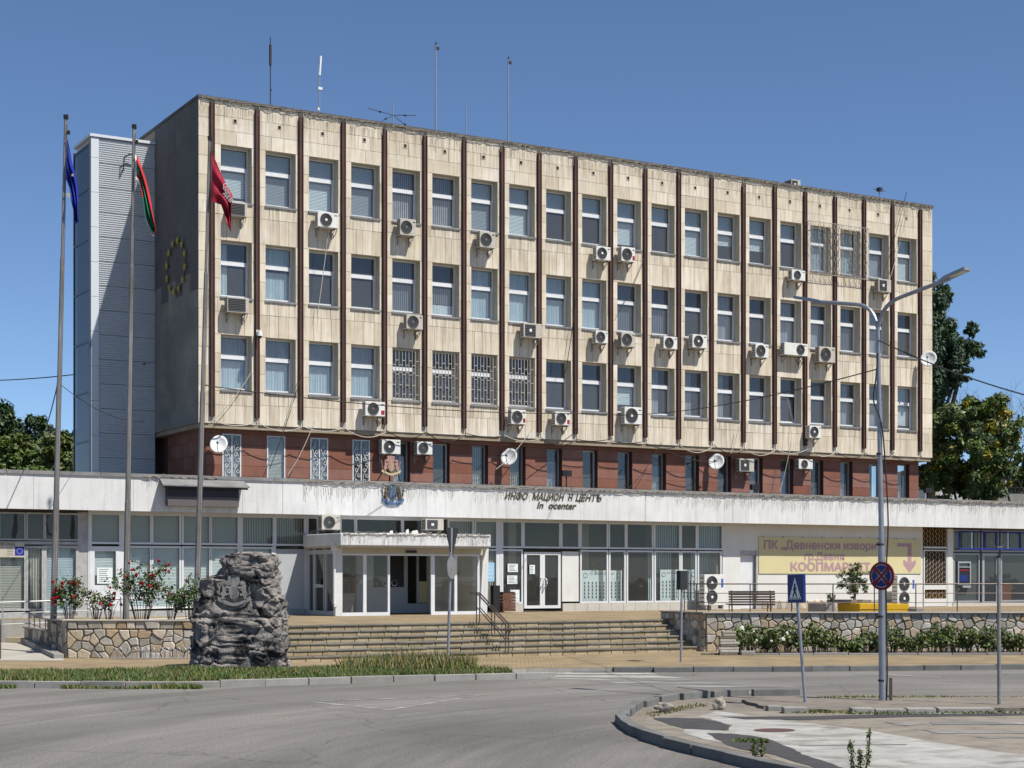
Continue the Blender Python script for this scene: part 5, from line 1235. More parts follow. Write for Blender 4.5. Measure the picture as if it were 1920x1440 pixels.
icicles('icicle_lights', 'string of icicle lights hanging along the white fascia, right and middle part', [P(u, VF-.075, zf1+.0) for u in np.arange(3.1, UB-3, .085)], .46, .1, 5, .8)
icicles('icicle_lights', 'string of icicle lights on the fascia left of the black sign box', [P(u, VF-.075, zf1+.02) for u in np.arange(-2.6, .0, .085)], .42, .1, 9, .8)
icicles('icicle_lights', 'dense string of icicle lights over the porch canopy edge', [P(u, ev-.03, 3.80) for u in np.arange(e0+.1, e1, .07)], .36, .1, 6, 1.3)
# ================================================= FLAGS AND POLES
def flagpole(xb, xt, yt, Y, label):
    t = thing('flagpole', label, 'flagpole', ((xb-CX)/F*Y, Y, 1.1), 0, 'flagpoles in the planter'); zt = HC+(HY-yt)/F*Y; X0 = (xb-CX)/F*Y; X1 = (xt-CX)/F*Y
    def pt(f): return Vector(((X1-X0)*f, 0, (zt-1.1)*f))
    for i, (a, c, r) in enumerate(((0,.24,.095),(.24,.47,.08),(.47,.72,.062),(.72,1,.045))): MB().tube([pt(a),pt(c)], r, 10, r1=r*.93).build('pole_section', M['pole_old'], t, smooth=False)
    for a in (.24,.47,.72): MB().tube([pt(a-.004),pt(a+.004)], .1-.06*a, 8).build('collar', M['steel'], t)
    b = MB(); e = pt(1); b.box(e.x-.05,e.x+.07,-.05,.05,e.z-.02,e.z+.1,.5); b.box(e.x+.05,e.x+.12,-.04,.04,e.z-.45,e.z-.35,.5); b.build('finial', M['black_metal'], t)
    b = MB(); b.tube([pt(.99)+Vector((.06,-.05,0)), pt(.5)+Vector((.09,-.08,0)), pt(.06)+Vector((.1,-.12,0))], .008, 3); b.build('halyard', M['cable'], t)
flagpole(100,123,222,47,'leftmost flagpole, carrying the blue flag')
flagpole(236,251,240,48,'middle flagpole, carrying the white-green-red flag')
flagpole(368,393,262,49,'rightmost flagpole, rising behind the carved rock with the dark red flag')
def flag(top, bot, Y, mats, fn, label, folds=3.0, amp=.10):
    T1 = smoothpts(top, 8); B1 = smoothpts(bot, 8); n = min(len(T1), len(B1)); m_ = 14; b = MB(); vs = []
    for i in range(n):
        a = T1[int(i*(len(T1)-1)/(n-1))]; c = B1[int(i*(len(B1)-1)/(n-1))]
        for j in range(m_+1):
            s = j/m_; x = a[0]+(c[0]-a[0])*s; y = a[1]+(c[1]-a[1])*s; f = min(1, i/n*2.5)
            vs.append(dep(x, y, Y) + Vector((0, amp*f*math.sin(s*folds*2*math.pi+i*.12) + .05*math.sin(i*.4+s*4), 0)))
    base = vs[0].copy(); vs = [v-base for v in vs]
    for i in range(n-1):
        for j in range(m_): b.add([], [], .5); b.F.append([i*(m_+1)+j, i*(m_+1)+j+1, (i+1)*(m_+1)+j+1, (i+1)*(m_+1)+j]); b.T.append(.5); b.M.append(fn(i/n, j/m_))
    b.V = [tuple(v) for v in vs]; o = b.build('flag', mats, loc=base, smooth=True); return tag(o, label, 'flag')
Lf = flag([(125,256),(133,295),(141,330),(147,372),(147,412)], [(124,333),(127,347),(132,372),(137,397),(141,420)], 46.9, [M['eu_blue'], M['crest_gold']],
   lambda a, s: 0, 'blue flag with gold stars hanging limp')
for (px_, py_, r_) in ((139,331,.05),(131,368,.085)):
    c0 = dep(px_, py_, 46.9)-Lf.location; pts = [(c0.x+(r_ if i%2==0 else r_*.45)*math.sin(i*.628), c0.y-.17, c0.z+(r_ if i%2==0 else r_*.45)*math.cos(i*.628)) for i in range(10)]
    MB().prism(pts, (0,.01,0)).build('star', M['crest_gold'], Lf)
flag([(253,289),(259,296),(272,335),(284,385),(293,430)], [(253,341),(262,347),(267,375),(275,423),(288,443)], 47.9, [M['flag_white'], M['flag_green'], M['flag_red_bright']],
   lambda a, s: (0 if a < .12 or s > .8 else (2 if (s < .22 or (s > .62 and a < .5)) or a > .93 else 1)), 'white, green and red striped flag hanging in folds')
Rf = flag([(397,284),(410,315),(424,345),(436,368),(434,395),(433,431)], [(396,379),(408,381),(415,385),(421,402),(427,420),(432,434)], 48.9, [M['flag_red']], lambda a, s: 0, 'dark red flag with white lettering hanging limp', folds=2.2)
for (s_t, px_, py_, ro) in (('О',421,352,-65),('БЩ',424,362,-60),('ДЕВ',427,374,-55)):
    p_ = dep(px_, py_, 48.9)-Rf.location; text('lettering', s_t, .17, M['flag_white'], Rf, (p_.x, p_.y-.2, p_.z), (R(90),R(ro),0) if False else (R(90),R(-ro),0), ext=.002)

# ================================================= STREET FURNITURE
lx, ly = 6.95, 31.0
lp = thing('street_lamp', 'tall grey double-armed street lamp at the edge of the island', 'street lamp', (lx, ly, .07))
zj = 7.15-.07
b = MB(); b.tube([(0,0,0),(-.02,0,2.9)], .069, 14); b.tube([(-.02,0,2.9),(-.09,0,zj)], .052, 14, r1=.04); b.build('post', M['galvanised'], lp, smooth=False)
for z in (.35,1.55,2.9,4.6): MB().tube([(-.01-.012*z,0,z),(-.01-.012*z,0,z+.04)], .073 if z < 3 else .055, 10).build('strap', M['cable'], lp)
for s, dz in ((1,.0),(-1,.0)):
    d = Vector((1.234,-1.5,0))*s; d.normalize(); o0 = Vector((-.09,0,zj))
    b = MB(); b.tube(smoothpts([tuple(o0+Vector((0,0,-.1))), tuple(o0+d*.12+Vector((0,0,.18))), tuple(o0+d*.35+Vector((0,0,.36))), tuple(o0+d*.8+Vector((0,0,.46))), tuple(o0+d*1.6+Vector((0,0,.60)))], 5), .038, 8); b.build('arm', M['galvanised'], lp)
    w = d.cross(Vector((0,0,1)))*.10; up = Vector((0,0,1)); a = o0+d*1.35+up*.53; e = o0+d*1.98+up*.70; md = o0+d*1.6+up*.66
    b = MB(); vs = [a-w*.35, a+w*.35, o0+d*1.55+up*.60+w, e+w, e-w, o0+d*1.55+up*.60-w]; b.prism(vs, up*.055); hd = b.build('lamp_head', M['galvanised'], lp)
    b = MB(); q0 = o0+d*1.62+up*.612; q1 = e-d*.04+up*(-.012); b.add([q0-w*.8,q0+w*.8,q1+w*.8,q1-w*.8], [(0,1,2,3)]); b.build('lens', M['lamp_glass'], hd)
b = MB(); pts = [(.06,-.05,.0),(.075,-.05,.5),(.06,-.06,1.4),(.055,-.05,2.4),(.09,-.06,3.3),(.04,-.05,4.4),(-.04,-.06,5.2),(-.18,-.05,5.6),(-.14,-.05,6.0),(-.1,-.05,6.5)]; b.tube(smoothpts(pts,4), .014, 4); b.build('cable_on_post', M['cable'], lp)
MB().box(.12,.17,-.05,.0,0,.42).build('stub_post', M['rail_brown'], lp)
sn = thing('no_stopping_sign', 'round blue and red no-stopping sign on the lamp post', 'traffic sign', (lx-.04, ly-.11, 2.4)); sn.rotation_euler = (0,0,R(-45))
MB().disc((0,0,0),(0,1,0),.265,.03,32).build('rim', M['sign_red'], sn)
for i in range(4):
    a = math.pi/2*i+math.pi/2; pts = []; pw = []
    for q_ in range(9): t_ = a-.56+1.12*q_/8; pts.append((.205*math.cos(t_), -.022, .205*math.sin(t_))); pw.append((.213*math.cos(t_), -.0185, .213*math.sin(t_)))
    pts.append((.055*math.cos(a), -.022, .055*math.sin(a))); pw.append((.04*math.cos(a), -.0185, .04*math.sin(a)))
    MB().prism(pw, (0,.003,0)).build('white_line', M['sign_white'], sn); MB().prism(pts, (0,.003,0)).build('blue_field', M['sign_blue'], sn)
MB().box(-.03,.03,.016,.09,-.1,.1).build('clamp', M['steel'], sn)
ps = thing('pedestrian_crossing_sign', 'square blue pedestrian crossing light box on a slightly leaning grey pole', 'traffic sign', (5.41,30.5,.07))
MB().tube([(0,0,0),(-.145,0,1.87)], .030, 10).build('pole', M['galvanised'], ps)
bx = MB().box(-.24,.24,-.035,.035,-.26,.26).build('light_box', M['sign_blue'], ps, bev=.01); bx.location = (-.16,-.0,2.10); bx.rotation_euler = (0,R(-1.5),R(-63))
b = MB(); b.prism([(-.18,-.0385,-.20),(.18,-.0385,-.20),(0,-.0385,.20)], (0,.003,0)); b.build('white_triangle', M['sign_white'], bx)
b = MB(); y = -.043
b.disc((0,y,.07),(0,1,0),.024,.004,10); b.tube([(0,y,.045),(.0,y,-.05)], .022, 4); b.tube([(0,y,-.04),(-.06,y,-.15)], .014, 4); b.tube([(0,y,-.04),(.055,y,-.15)], .014, 4); b.tube([(0,y,.03),(-.05,y,-.03)], .010, 4); b.tube([(0,y,.03),(.05,y,-.02)], .010, 4)
for x in (-.13,-.065,.0,.065,.13): b.box(x-.012,x+.012,y,y+.003,-.195,-.165,.5)
b.build('walking_figure', M['sign_black'], bx)
t = thing('bare_post', 'bare dark grey post without a sign at the right edge', 'post', (8.84,30.0,.07)); MB().tube([(0,0,0),(-.01,0,2.66)], .035, 10).build('pole', M['steel'], t); MB().tube([(-.01,0,2.66),(-.01,0,2.70)], .04, 10).build('cap', M['black_metal'], t)
t = thing('edge_on_sign', 'grey pole with a triangular and a round sign turned edge-on in front of the stairs', 'traffic sign', (-1.69,43.6,.12)); ht = 3.55
MB().tube([(0,0,0),(.09,0,ht)], .038, 10).build('pole', M['galvanised'], t)
o = MB().prism([(-.45,-.01,.38),(.45,-.01,.38),(0,-.01,-.42)], (0,.02,0)).build('triangle_plate', M['black_metal'], t); o.location = (.1,.05,ht-.38); o.rotation_euler = (0,0,R(70))
o = MB().disc((0,0,0),(0,1,0),.30,.02,24).build('round_plate', M['steel'], t); o.location = (.1,-.05,ht-1.05); o.rotation_euler = (0,0,R(68))
t = thing('pedestrian_light_box', 'dark sign box seen from behind on a thin pole beside the stairs', 'traffic sign', (4.46,43.65,.12))
MB().tube([(0,0,0),(.02,0,1.95)], .032, 10).build('pole', M['galvanised'], t)
o = MB().box(-.25,.25,-.06,.06,-.25,.25).build('light_box', M['black_metal'], t, bev=.01); o.location = (.03,0,2.17); o.rotation_euler = (0,0,R(62))

def railing(name, pts, z0, z1, label, m, levels=3, post_step=1.25, r=.022):
    t = thing(name, label, 'railing', (0,0,0)); pts = [Vector(p) for p in pts]
    def zz(p, f): return Vector((p.x, p.y, p.z+z0+(z1-z0)*f))
    for i in range(levels): f = 1-i/levels; MB().tube([zz(p, f) for p in pts], r if i == 0 else r*.55, 6).build('rail', M[m], t)
    for a, c in zip(pts, pts[1:]):
        L_ = (c-a).length; n = max(1, round(L_/post_step))
        for i in range(n+1):
            if i == n and c is not pts[-1]: continue
            p = a+(c-a)*i/n; MB().tube([zz(p,0), zz(p,1)], r*.8, 6).build('post', M[m], t)
    return t
railing('railing', [(5.35,51.3,0),(5.62,50.35,0),(5.95,WY+.1,0),(31,WY+.1,0)], 1.317, 2.16, 'brown metal railing along the top of the long stone wall', 'rail_brown', post_step=1.28)
# stair handrail
t = thing('stair_handrail', 'double brown handrail down the middle of the stairs', 'handrail', P(0,0,0), TH)
ux = fu(892, stV)
for k, du in enumerate((0,.10)):
    b = MB(); b.tube([(ux+du,stV+.35,1.05+.85-.0),(ux+du,stV-.05,1.05+.86),(ux+du,stV-TD*5.3,.30+.72),(ux+du,stV-TD*5.3-.1,.9),(ux+du,stV-TD*5.2,.78)], .022, 6); b.tube([(ux+du,stV-.05,1.05+.45),(ux+du,stV-TD*5,.62)], .016, 5); b.build('handrail', M['rail_brown'], t)
    for q_ in (0,.9,1.7):
        z = 1.05 - RH*math.floor(q_/TD+.001); MB().tube([(ux+du,stV-.05-q_,z),(ux+du,stV-.05-q_,1.05+.86-q_*.52)], .018, 6).build('post', M['rail_brown'], t)
# left ramp and rails
b = MB(); b.add([(-20,44.7,.127),(-12.05,44.55,.127),(-12.3,45.3,.13),(-14.9,50.9,.36),(-21,50.9,.36),(-20,44.7,.0),(-12.05,44.55,.0),(-12.3,45.3,.0),(-14.9,50.9,.0),(-21,50.9,.0)], [(0,1,2,3,4),(0,5,6,1),(1,6,7,2),(2,7,8,3)], .5)
b.build('ramp', M['ramp_concrete'], kind='structure')
lw = thing('ramp_kerb', 'low concrete kerb running along the right side of the pale ramp at the left', 'kerb', (0,0,0))
for i in range(6):
    t0_, t1_ = i/6, (i+1)/6-.004
    def kp(t, w): return Vector((-12.25-2.6*t-w*.9, 45.2+5.7*t-w*.4, .10+.24*t))
    a, c = kp(t0_,0), kp(t1_,0); e, g_ = kp(t1_,.28), kp(t0_,.28); MB().prism([a,g_,e,c], (0,0,.17)).build('block', M['kerb_pale'], lw, bev=.015)
dw_ = thing('stained_side_wall', 'low dark stained wall continuing from the planter end behind the brown railing', 'wall', (0,0,0))
stonewall(dw_, (-15.0,51.0,0), (-13.46,47.95,0), .10, .80, 7, 2, 15, [M['wall_stone_grey'], M['mortar'], M['wall_stone']], th=.3)
MB().prism([(-15.1,51.0,.8),(-13.5,47.85,.8),(-13.1,48.05,.8),(-14.6,51.2,.8)], (0,0,.05)).build('cap', M['wall_cap'], dw_)
lt = thing('low_stone_wall', 'low pale stone wall and steps behind the ramp rails at the far left', 'wall', (0,0,0))
stonewall(lt, (-20,52.3,0), (-14.2,52.0,0), .75, 1.03, 18, 1, 31, [M['wall_cap'], M['wall_stone_grey'], M['wall_stone']], th=.2)
for i in range(3): MB().box(-20,-14.6,51.9-.32*i,52.26-.32*i,.1,.76-.13*i).build('step', M['brick_ochre'], lt, bev=.01)
railing('ramp_railing', [(-19,49.0,.50),(-13.7,50.8,.65),(-9.0,52.2,.78)], 0, 1.0, 'bright steel handrail with three bars rising behind the rose bushes', 'rail_steel', post_step=1.9, r=.028)
railing('ramp_railing', [(-14.75,50.5,.40),(-13.6,48.2,.27),(-12.42,45.7,.12)], 0, .86, 'brown metal railing descending beside the dark end of the planter', 'rail_brown', post_step=.95)
railing('ramp_railing', [(-17,45.0,.14),(-13.92,45.0,.14)], 0, .95, 'dark railing end at the left edge of the picture', 'rail_brown', post_step=1.2)
# bicycle rack
br_ = thing('bicycle_rack', 'row of chrome hoops low in front of the planter wall', 'bicycle rack', (0,0,0))
for x in (212,222,238,249,262,273,284,300,310,320,331,343,352):
    X, Y = gnd(x, 1236, .12); MB().tube(smoothpts([(X,Y,.12),(X,Y,.34),(X+.05,Y,.43),(X+.11,Y,.34),(X+.11,Y,.12)],4), .013, 5).build('hoop', M['galvanised'], br_)
MB().tube([(gnd(205,1236,.12)[0],45.25,.15),(gnd(356,1236,.12)[0],45.25,.15)], .016, 5).build('base_rail', M['rail_steel'], br_)

# things on the right terrace
def on_terrace(px, py): x, y = gnd(px, py, 1.05); return x, y
Ybn = 55.5
bx0 = (1368-CX)/F*Ybn; be = thing('park_bench', 'dark slatted wooden bench seen from behind the railing', 'bench', (bx0, Ybn, 1.05)); be.rotation_euler = (0,0,R(4))
for i in range(6): MB().box(0,1.58,.10+i*.012,.13+i*.012,.36+.085*i,.36+.085*i+.06).build('back_slat', M['bench_wood'], be)
for i in range(4): MB().box(-.02,1.56,.18+i*.11,.27+i*.11,.38,.415).build('seat_slat', M['bench_wood'], be)
for x in (.1,1.42):
    MB().tube([(x,.06,0),(x,.12,.42),(x,.2,.86)], .025, 5).build('leg', M['black_metal'], be); MB().tube([(x,.6,0),(x,.55,.4),(x,.15,.38)], .025, 5).build('leg', M['black_metal'], be)
Yp = 57.5
def Xp(px, Y=Yp): return (px-CX)/F*Y
pf = thing('planter_box', 'long low yellow painted planter box behind the railing', 'planter', (0,0,0))
def ybox(root, x0, x1, y, d, z0, z1, m, mside, name='side_board', off=-.55):
    MB().prism([(x0,y,z0),(x1,y,z0),(x1+off,y+d,z0),(x0+off,y+d,z0)], (0,0,z1-z0), .5).build(name, M[m], root, bev=.012)
ybox(pf, Xp(1612), Xp(1654), Yp, 1.1, 1.05, 1.44, 'yellow_paint', None, 'box'); ybox(pf, Xp(1655), Xp(1706), Yp+.1, 1.0, 1.05, 1.43, 'yellow_paint', None, 'box')
MB().box(Xp(1612)+.02, Xp(1706), Yp-.012, Yp-.002, 1.23, 1.245).build('board_seam', M['bench_wood'], pf)
ybox(pf, Xp(1590), Xp(1640), Yp+.5, .5, 1.45, 1.57, 'grey_box', None, 'upper_tray')
pc = thing('concrete_planter', 'grey concrete tub with a small white-flowering plant left of the yellow box', 'planter', (0,0,0))
ybox(pc, Xp(1551), Xp(1569), Yp+.2, .5, 1.05, 1.45, 'concrete', None, 'tub')
pc2 = thing('concrete_planter', 'dark-sided concrete block at the right end of the yellow box', 'planter', (0,0,0)); ybox(pc2, Xp(1714), Xp(1731), Yp-.1, .6, 1.05, 1.28, 'concrete', None, 'tub')

# ================================================= ROCKS
def rockprofile():
    T = [(1253,352,532),(1246,354,529),(1235,356,523),(1210,358,527),(1185,361,528),(1172,362,528),(1160,360,527),(1154,364,527),(1148,367,525),(1130,368,522),(1110,371,515),(1100,372,512),(1086,375,512),(1081,384,512),(1078,405,511),(1070,409,511),(1055,411,510),(1043,413,508),(1038,418,504),(1034,435,490)]
    Yr = 40.6; k = Yr/F; return [((HY-y)*k+HC, (a-CX)*k, (b_-CX)*k) for y, a, b_ in T]
mon = thing('carved_rock_monument', 'tall dark grey boulder monument with a coat of arms carved in its face', 'monument', (-6.8,41.2,.12))
prof = rockprofile(); zs_ = [p[0] for p in prof]; NZ, NT = 150, 190; V = []; 
ctr = Vector((-6.8,41.2,.12))
for i in range(NZ+1):
    z = zs_[0]-.15 + (zs_[-1]+.0-zs_[0]+.15)*i/NZ; zz = max(zs_[0], min(zs_[-1], z))
    for a, c in zip(prof, prof[1:]):
        if a[0] <= zz <= c[0] + 1e-6: f = (zz-a[0])/max(1e-6,c[0]-a[0]); xl = a[1]+(c[1]-a[1])*f; xr = a[2]+(c[2]-a[2])*f; break
    h = z; low = h < 1.36
    fr = .72 if low else (.50 if h < 2.3 else .42); bk = .7
    fr -= .10*max(0, 1-abs(h-1.36)/.08) + .07*max(0, 1-abs(h-2.35)/.05)
    if i >= NZ-3: sh = 1-(i-NZ+4)*.17
    else: sh = 1
    for j in range(NT):
        t = 2*math.pi*j/NT; cx_ = (xl+xr)/2; rx = (xr-xl)/2; ct, sn_ = math.cos(t), math.sin(t); e = .45
        X = cx_ + rx*math.copysign(abs(ct)**e, ct)*sh; Yy = 41.2 + math.copysign(abs(sn_)**e, sn_)*(bk if sn_ > 0 else fr)*sh
        p = Vector((X, Yy, z)); nn = Vector((ct, sn_, 0))
        flat = 1.0
        if sn_ < 0: ee = math.hypot((X+6.86)/.60, (z-1.95)/.48); flat = max(.10, min(1, (ee-.80)/.35))
        q3 = p*1.5; n1 = noise.fractal(p*1.3, 1.0, 2.0, 5); n2 = 1-abs(noise.noise(Vector((p.x*3.1, p.y*3.1, p.z*2.2))))*2; n3 = noise.fractal(p*7, 1.0, 2.0, 3)
        cell = noise.voronoi(p*2.4)[0]; cr_ = (cell[1]-cell[0])
        n4 = noise.fractal(p*3.2+Vector((7,1,3)), 1.0, 2.1, 4); c2 = noise.voronoi(Vector((p.x*4.2,p.y*4.2,p.z*5.5)))[0]; cr2 = c2[1]-c2[0]
        cv = noise.voronoi(p*2.4)[1][0]; blk = noise.noise(cv*7.7)*.8 + (p-cv/1.0*0).x*0 + .35*((p*2.4-cv).z)*.5
        def rg(q): return 1-abs(noise.noise(q))*2.2
        r1 = rg(p*2.3+Vector((n1,0,3))); r2 = rg(p*5.1+Vector((0,n1*2,9))); r3 = rg(p*11.3)
        d = (.07*n1 + .05*r1*r1 + .025*r2*max(0,r1) + .012*r3 + .012*n3 + .02*n4 + .12*blk - .11*max(0,.08-cr_)/.08 - .03*max(0,.05-cr2)/.05)*flat - .11*(1-flat)
        lay = .012*math.sin(z*23+n1*5)*flat
        V.append(p + nn*(d+lay) + Vector((0,0,.05*n3*flat*sh)))
V = np.array([tuple(v-ctr) for v in V]); q0 = []
for i in range(NZ):
    for j in range(NT): q0.append((i*NT+j, i*NT+(j+1)%NT, (i+1)*NT+(j+1)%NT, (i+1)*NT+j))
body = fastmesh('boulder', V, np.array(q0), np.full(len(q0), .5), M['rock'], mon)
b = MB(); b.poly([tuple(V[NZ*NT+j]) for j in range(NT)], .5); b.build('boulder_top', M['rock'], mon)
cm = bpy.data.objects.new('carving', None); COL.objects.link(cm)
bpy.data.objects.remove(cm)
cs = MB()
class Sub: pass
ce = thing('carving_tmp', None, None)
crest(ce, .66, (M['rock_relief'], M['rock_relief']), M['rock_relief'], M['rock_relief'], (M['rock_relief'], M['rock_relief']), 0, .05)
# merge the relief pieces into the monument as children
for ch in list(ce.children):
    ch.parent = mon; ch.location = ((437-CX)/F*40.6+6.8, -.415, HC+(HY-1118)/F*40.6-.12)
bpy.data.objects.remove(ce)
def smallrock(name, loc, s, m, label, seed, cat='rock'):
    bm = bmesh.new(); bmesh.ops.create_icosphere(bm, subdivisions=3, radius=1)
    for v in bm.verts:
        n1 = noise.noise(v.co*1.2+Vector((seed,0,0))); c0 = noise.voronoi(v.co*1.1+Vector((seed,3,1)))[0]; v.co *= 1+.5*n1+.35*(c0[0]-.4); v.co.x *= s[0]; v.co.y *= s[1]; v.co.z *= s[2]
    me = bpy.data.meshes.new(name); bm.to_mesh(me); bm.free(); me.materials.append(m)
    o = link(name, me, loc=loc); return tag(o, label, cat) if label else o
smallrock('rock', (*gnd(1243,1334,.03),.12), (.15,.11,.085), M['limestone'], 'pale rough rock on the island kerb, the left one', 2)
smallrock('rock', (*gnd(1348,1329,.03),.12), (.10,.08,.11), M['limestone'], 'pale upright rock on the island, the right one', 5)
sp = thing('stacked_stone_slabs', 'small dark pile of stacked stone slabs at the foot of the retaining wall', 'stone pile', (*gnd(1365,1228,.12), .12))
for i in range(9):
    w = random.uniform(.22,.34)*(1-.04*i); x = random.uniform(-.03,.03)
    MB().box(x-w,x+w,-.2,.2,i*.078,i*.078+.07).build('slab', M['wall_stone_grey' if i%3 else 'mortar'], sp, bev=.01)
MB().box(.35,.75,-.25,.1,0,.12).build('slab', M['kerb_pale'], sp, bev=.02); MB().box(-.75,-.3,-.1,.15,0,.05).build('slab', M['mortar'], sp)

# ================================================= PLANTS
def leafcloud(blobs, n, size, rnd, flat=.0, el=1.6):
    """leaf quads on clumps scattered in ellipsoids: blobs = [(cx,cy,cz,rx,ry,rz)]"""
    vol = np.array([b_[3]*b_[4]*b_[5] for b_ in blobs])**.67; pick = rnd.choice(len(blobs), n, p=vol/vol.sum()); bl = np.array(blobs)[pick]
    d = rnd.normal(size=(n,3)); d /= np.linalg.norm(d, axis=1)[:,None]; r = np.abs(rnd.uniform(.1,1.0,n)**.6 + rnd.normal(0,.22,n))
    c = bl[:,:3] + d*bl[:,3:]*r[:,None]
    nrm = d*.8 + rnd.normal(size=(n,3))*.75 + np.array([0,0,.35]); nrm /= np.linalg.norm(nrm, axis=1)[:,None]
    a = np.cross(nrm, rnd.normal(size=(n,3))); a /= np.linalg.norm(a, axis=1)[:,None]; b2 = np.cross(nrm, a)
    s = size*rnd.uniform(.6,1.4,n)[:,None]; V = np.stack([c-a*s*el-b2*s*.0, c-b2*s*.6, c+a*s*el, c+b2*s*.6], 1).reshape(-1,3)
    return V, np.arange(4*n).reshape(-1,4), pick, r
def tree(name, label, cat, base, trunk_h, tr, blobs, n, size, mats, wts, seed, clump=18, group=None, limbs=True, crad=.16):
    rnd = np.random.default_rng(seed); t = thing(name, label, cat, base, 0, group); 
    b = MB(); top = (0,0,trunk_h)
    b.tube(smoothpts([(0,0,-.1),(rnd.uniform(-.1,.1),0,trunk_h*.5),top],4), tr, 8, r1=tr*.6)
    b.build('trunk', M['bark'], t)
    if limbs:
        for (cx_,cy_,cz_,rx,ry,rz) in blobs[:14]:
            o0 = Vector((0,0,trunk_h*rnd.uniform(.55,.98))); e = Vector((cx_,cy_,cz_)); m_ = (o0+e)/2+Vector((0,0,-.1*(e-o0).length))
            MB().tube(smoothpts([tuple(o0),tuple(m_),tuple(e)],4), tr*.45, 5, r1=tr*.1).build('limb', M['bark'], t)
    sub = []
    for (cx_,cy_,cz_,rx,ry,rz) in blobs:      # many small clumps on each mass, so the outline is uneven and gaps stay open
        for _ in range(clump):
            d = rnd.normal(size=3); d /= np.linalg.norm(d); rr = rnd.uniform(.35,1.12); k = rnd.uniform(.5,1.5)*crad*2
            sub.append((cx_+d[0]*rx*rr, cy_+d[1]*ry*rr, cz_+d[2]*rz*rr, rx*k, ry*k, rz*k*.8))
    V, Fq, pick, r = leafcloud(sub, n, size, rnd); ct = rnd.uniform(0,1,len(sub)); tone = np.clip(ct[pick]*.7+rnd.uniform(0,.3,n),0,1)
    cm_ = rnd.choice(len(mats), len(sub), p=np.array(wts)/sum(wts)); mi = cm_[pick]; sw = rnd.random(n) < .25; mi = np.where(sw, rnd.choice(len(mats), n, p=np.array(wts)/sum(wts)), mi)
    fastmesh('crown', V, Fq, tone, [M[x] for x in mats], t, mi=mi); return t
def at_px(px, py, Y, rx, rz, X0, Y0, ry=None): x = (px-CX)/F*Y; z = HC+(HY-py)/F*Y; k = Y/F; return (x-X0, Y-Y0, z, rx*k, (ry or rx)*k, rz*k)
# right: tall dark tree, then the yellow-flowering one, then behind
Yt = 96.; X0 = (1745-CX)/F*Yt
tree('tall_tree', 'tall dark blue-green tree behind the right end of the block', 'tree', (X0,Yt,0), 11, .35,
  [at_px(*q_, X0, Yt) for q_ in ((1742,600,Yt,38,65),(1775,640,Yt,34,48),(1808,655,Yt,26,26),(1765,560,Yt,20,22),(1735,535,Yt,20,32),(1722,640,Yt,50,110),(1770,700,Yt,28,36),(1800,690,Yt-1,22,20),(1762,730,Yt,24,28),(1738,780,Yt,34,55),(1820,620,Yt,12,14))], 62000, .085, ['conifer','leaf_dark'], [3,1], 1, clump=26, crad=.14)
Yt = 86.; X0 = (1825-CX)/F*Yt
tree('flowering_tree', 'broad tree with yellow blossom clusters right of the block', 'tree', (X0,Yt,0), 5.5, .30,
  [at_px(*q_, X0, Yt) for q_ in ((1790,790,Yt,50,42),(1850,790,Yt,52,46),(1775,850,Yt,46,50),(1835,850,Yt-1,50,50),(1880,800,Yt,32,36),(1870,860,Yt,40,40),(1815,900,Yt,48,36),(1760,900,Yt,34,40),(1825,765,Yt,26,22),(1860,915,Yt,34,30),(1895,835,Yt+1,18,20))], 66000, .08, ['leaf_dark','leaf_mid','leaf_yellow'], [4,6,2.2], 2, clump=30, crad=.13)
Yt = 110.; X0 = (1925-CX)/F*Yt
tree('bushy_tree', 'olive bushy tree at the right edge beyond the railings', 'tree', (X0,Yt,0), 3, .2, [at_px(*q_, X0, Yt) for q_ in ((1900,900,Yt,30,30),(1930,880,Yt,36,34),(1955,900,Yt,36,36))], 14000, .11, ['leaf_olive','leaf_dark'], [2,1], 3)
# bare tree
Yt = 92.; X0 = (1935-CX)/F*Yt; t = thing('bare_tree', 'leafless tree with fine twigs at the right edge', 'tree', (X0,Yt,0)); b = MB(); rr_ = random.Random(4)
def twig(p, d, L_, r, dep_):
    e = p+d*L_; m_ = (p+e)/2+Vector((rr_.uniform(-.05,.05),rr_.uniform(-.05,.05),rr_.uniform(-.03,.05)))*L_; b.tube([p,m_,e], r, 4 if dep_ > 3 else 3, r1=r*.65, cap=False)
    if dep_ == 0: return
    for _ in range(3 if dep_ > 1 else 4):
        nd = (d+Vector((rr_.uniform(-.75,.75),rr_.uniform(-.75,.75),rr_.uniform(-.35,.6)))).normalized(); twig(e if rr_.random() < .7 else m_, nd, L_*rr_.uniform(.62,.82), r*.6, dep_-1)
twig(Vector((0,0,-.1)), Vector((-.1,0,1)), 4.6, .16, 0); twig(Vector((-.45,0,4.4)), Vector((-.35,0,1)).normalized(), 2.9, .10, 6); twig(Vector((-.45,0,4.4)), Vector((.3,.2,1)).normalized(), 2.9, .10, 5)
b.build('branches', M['bark'], t)
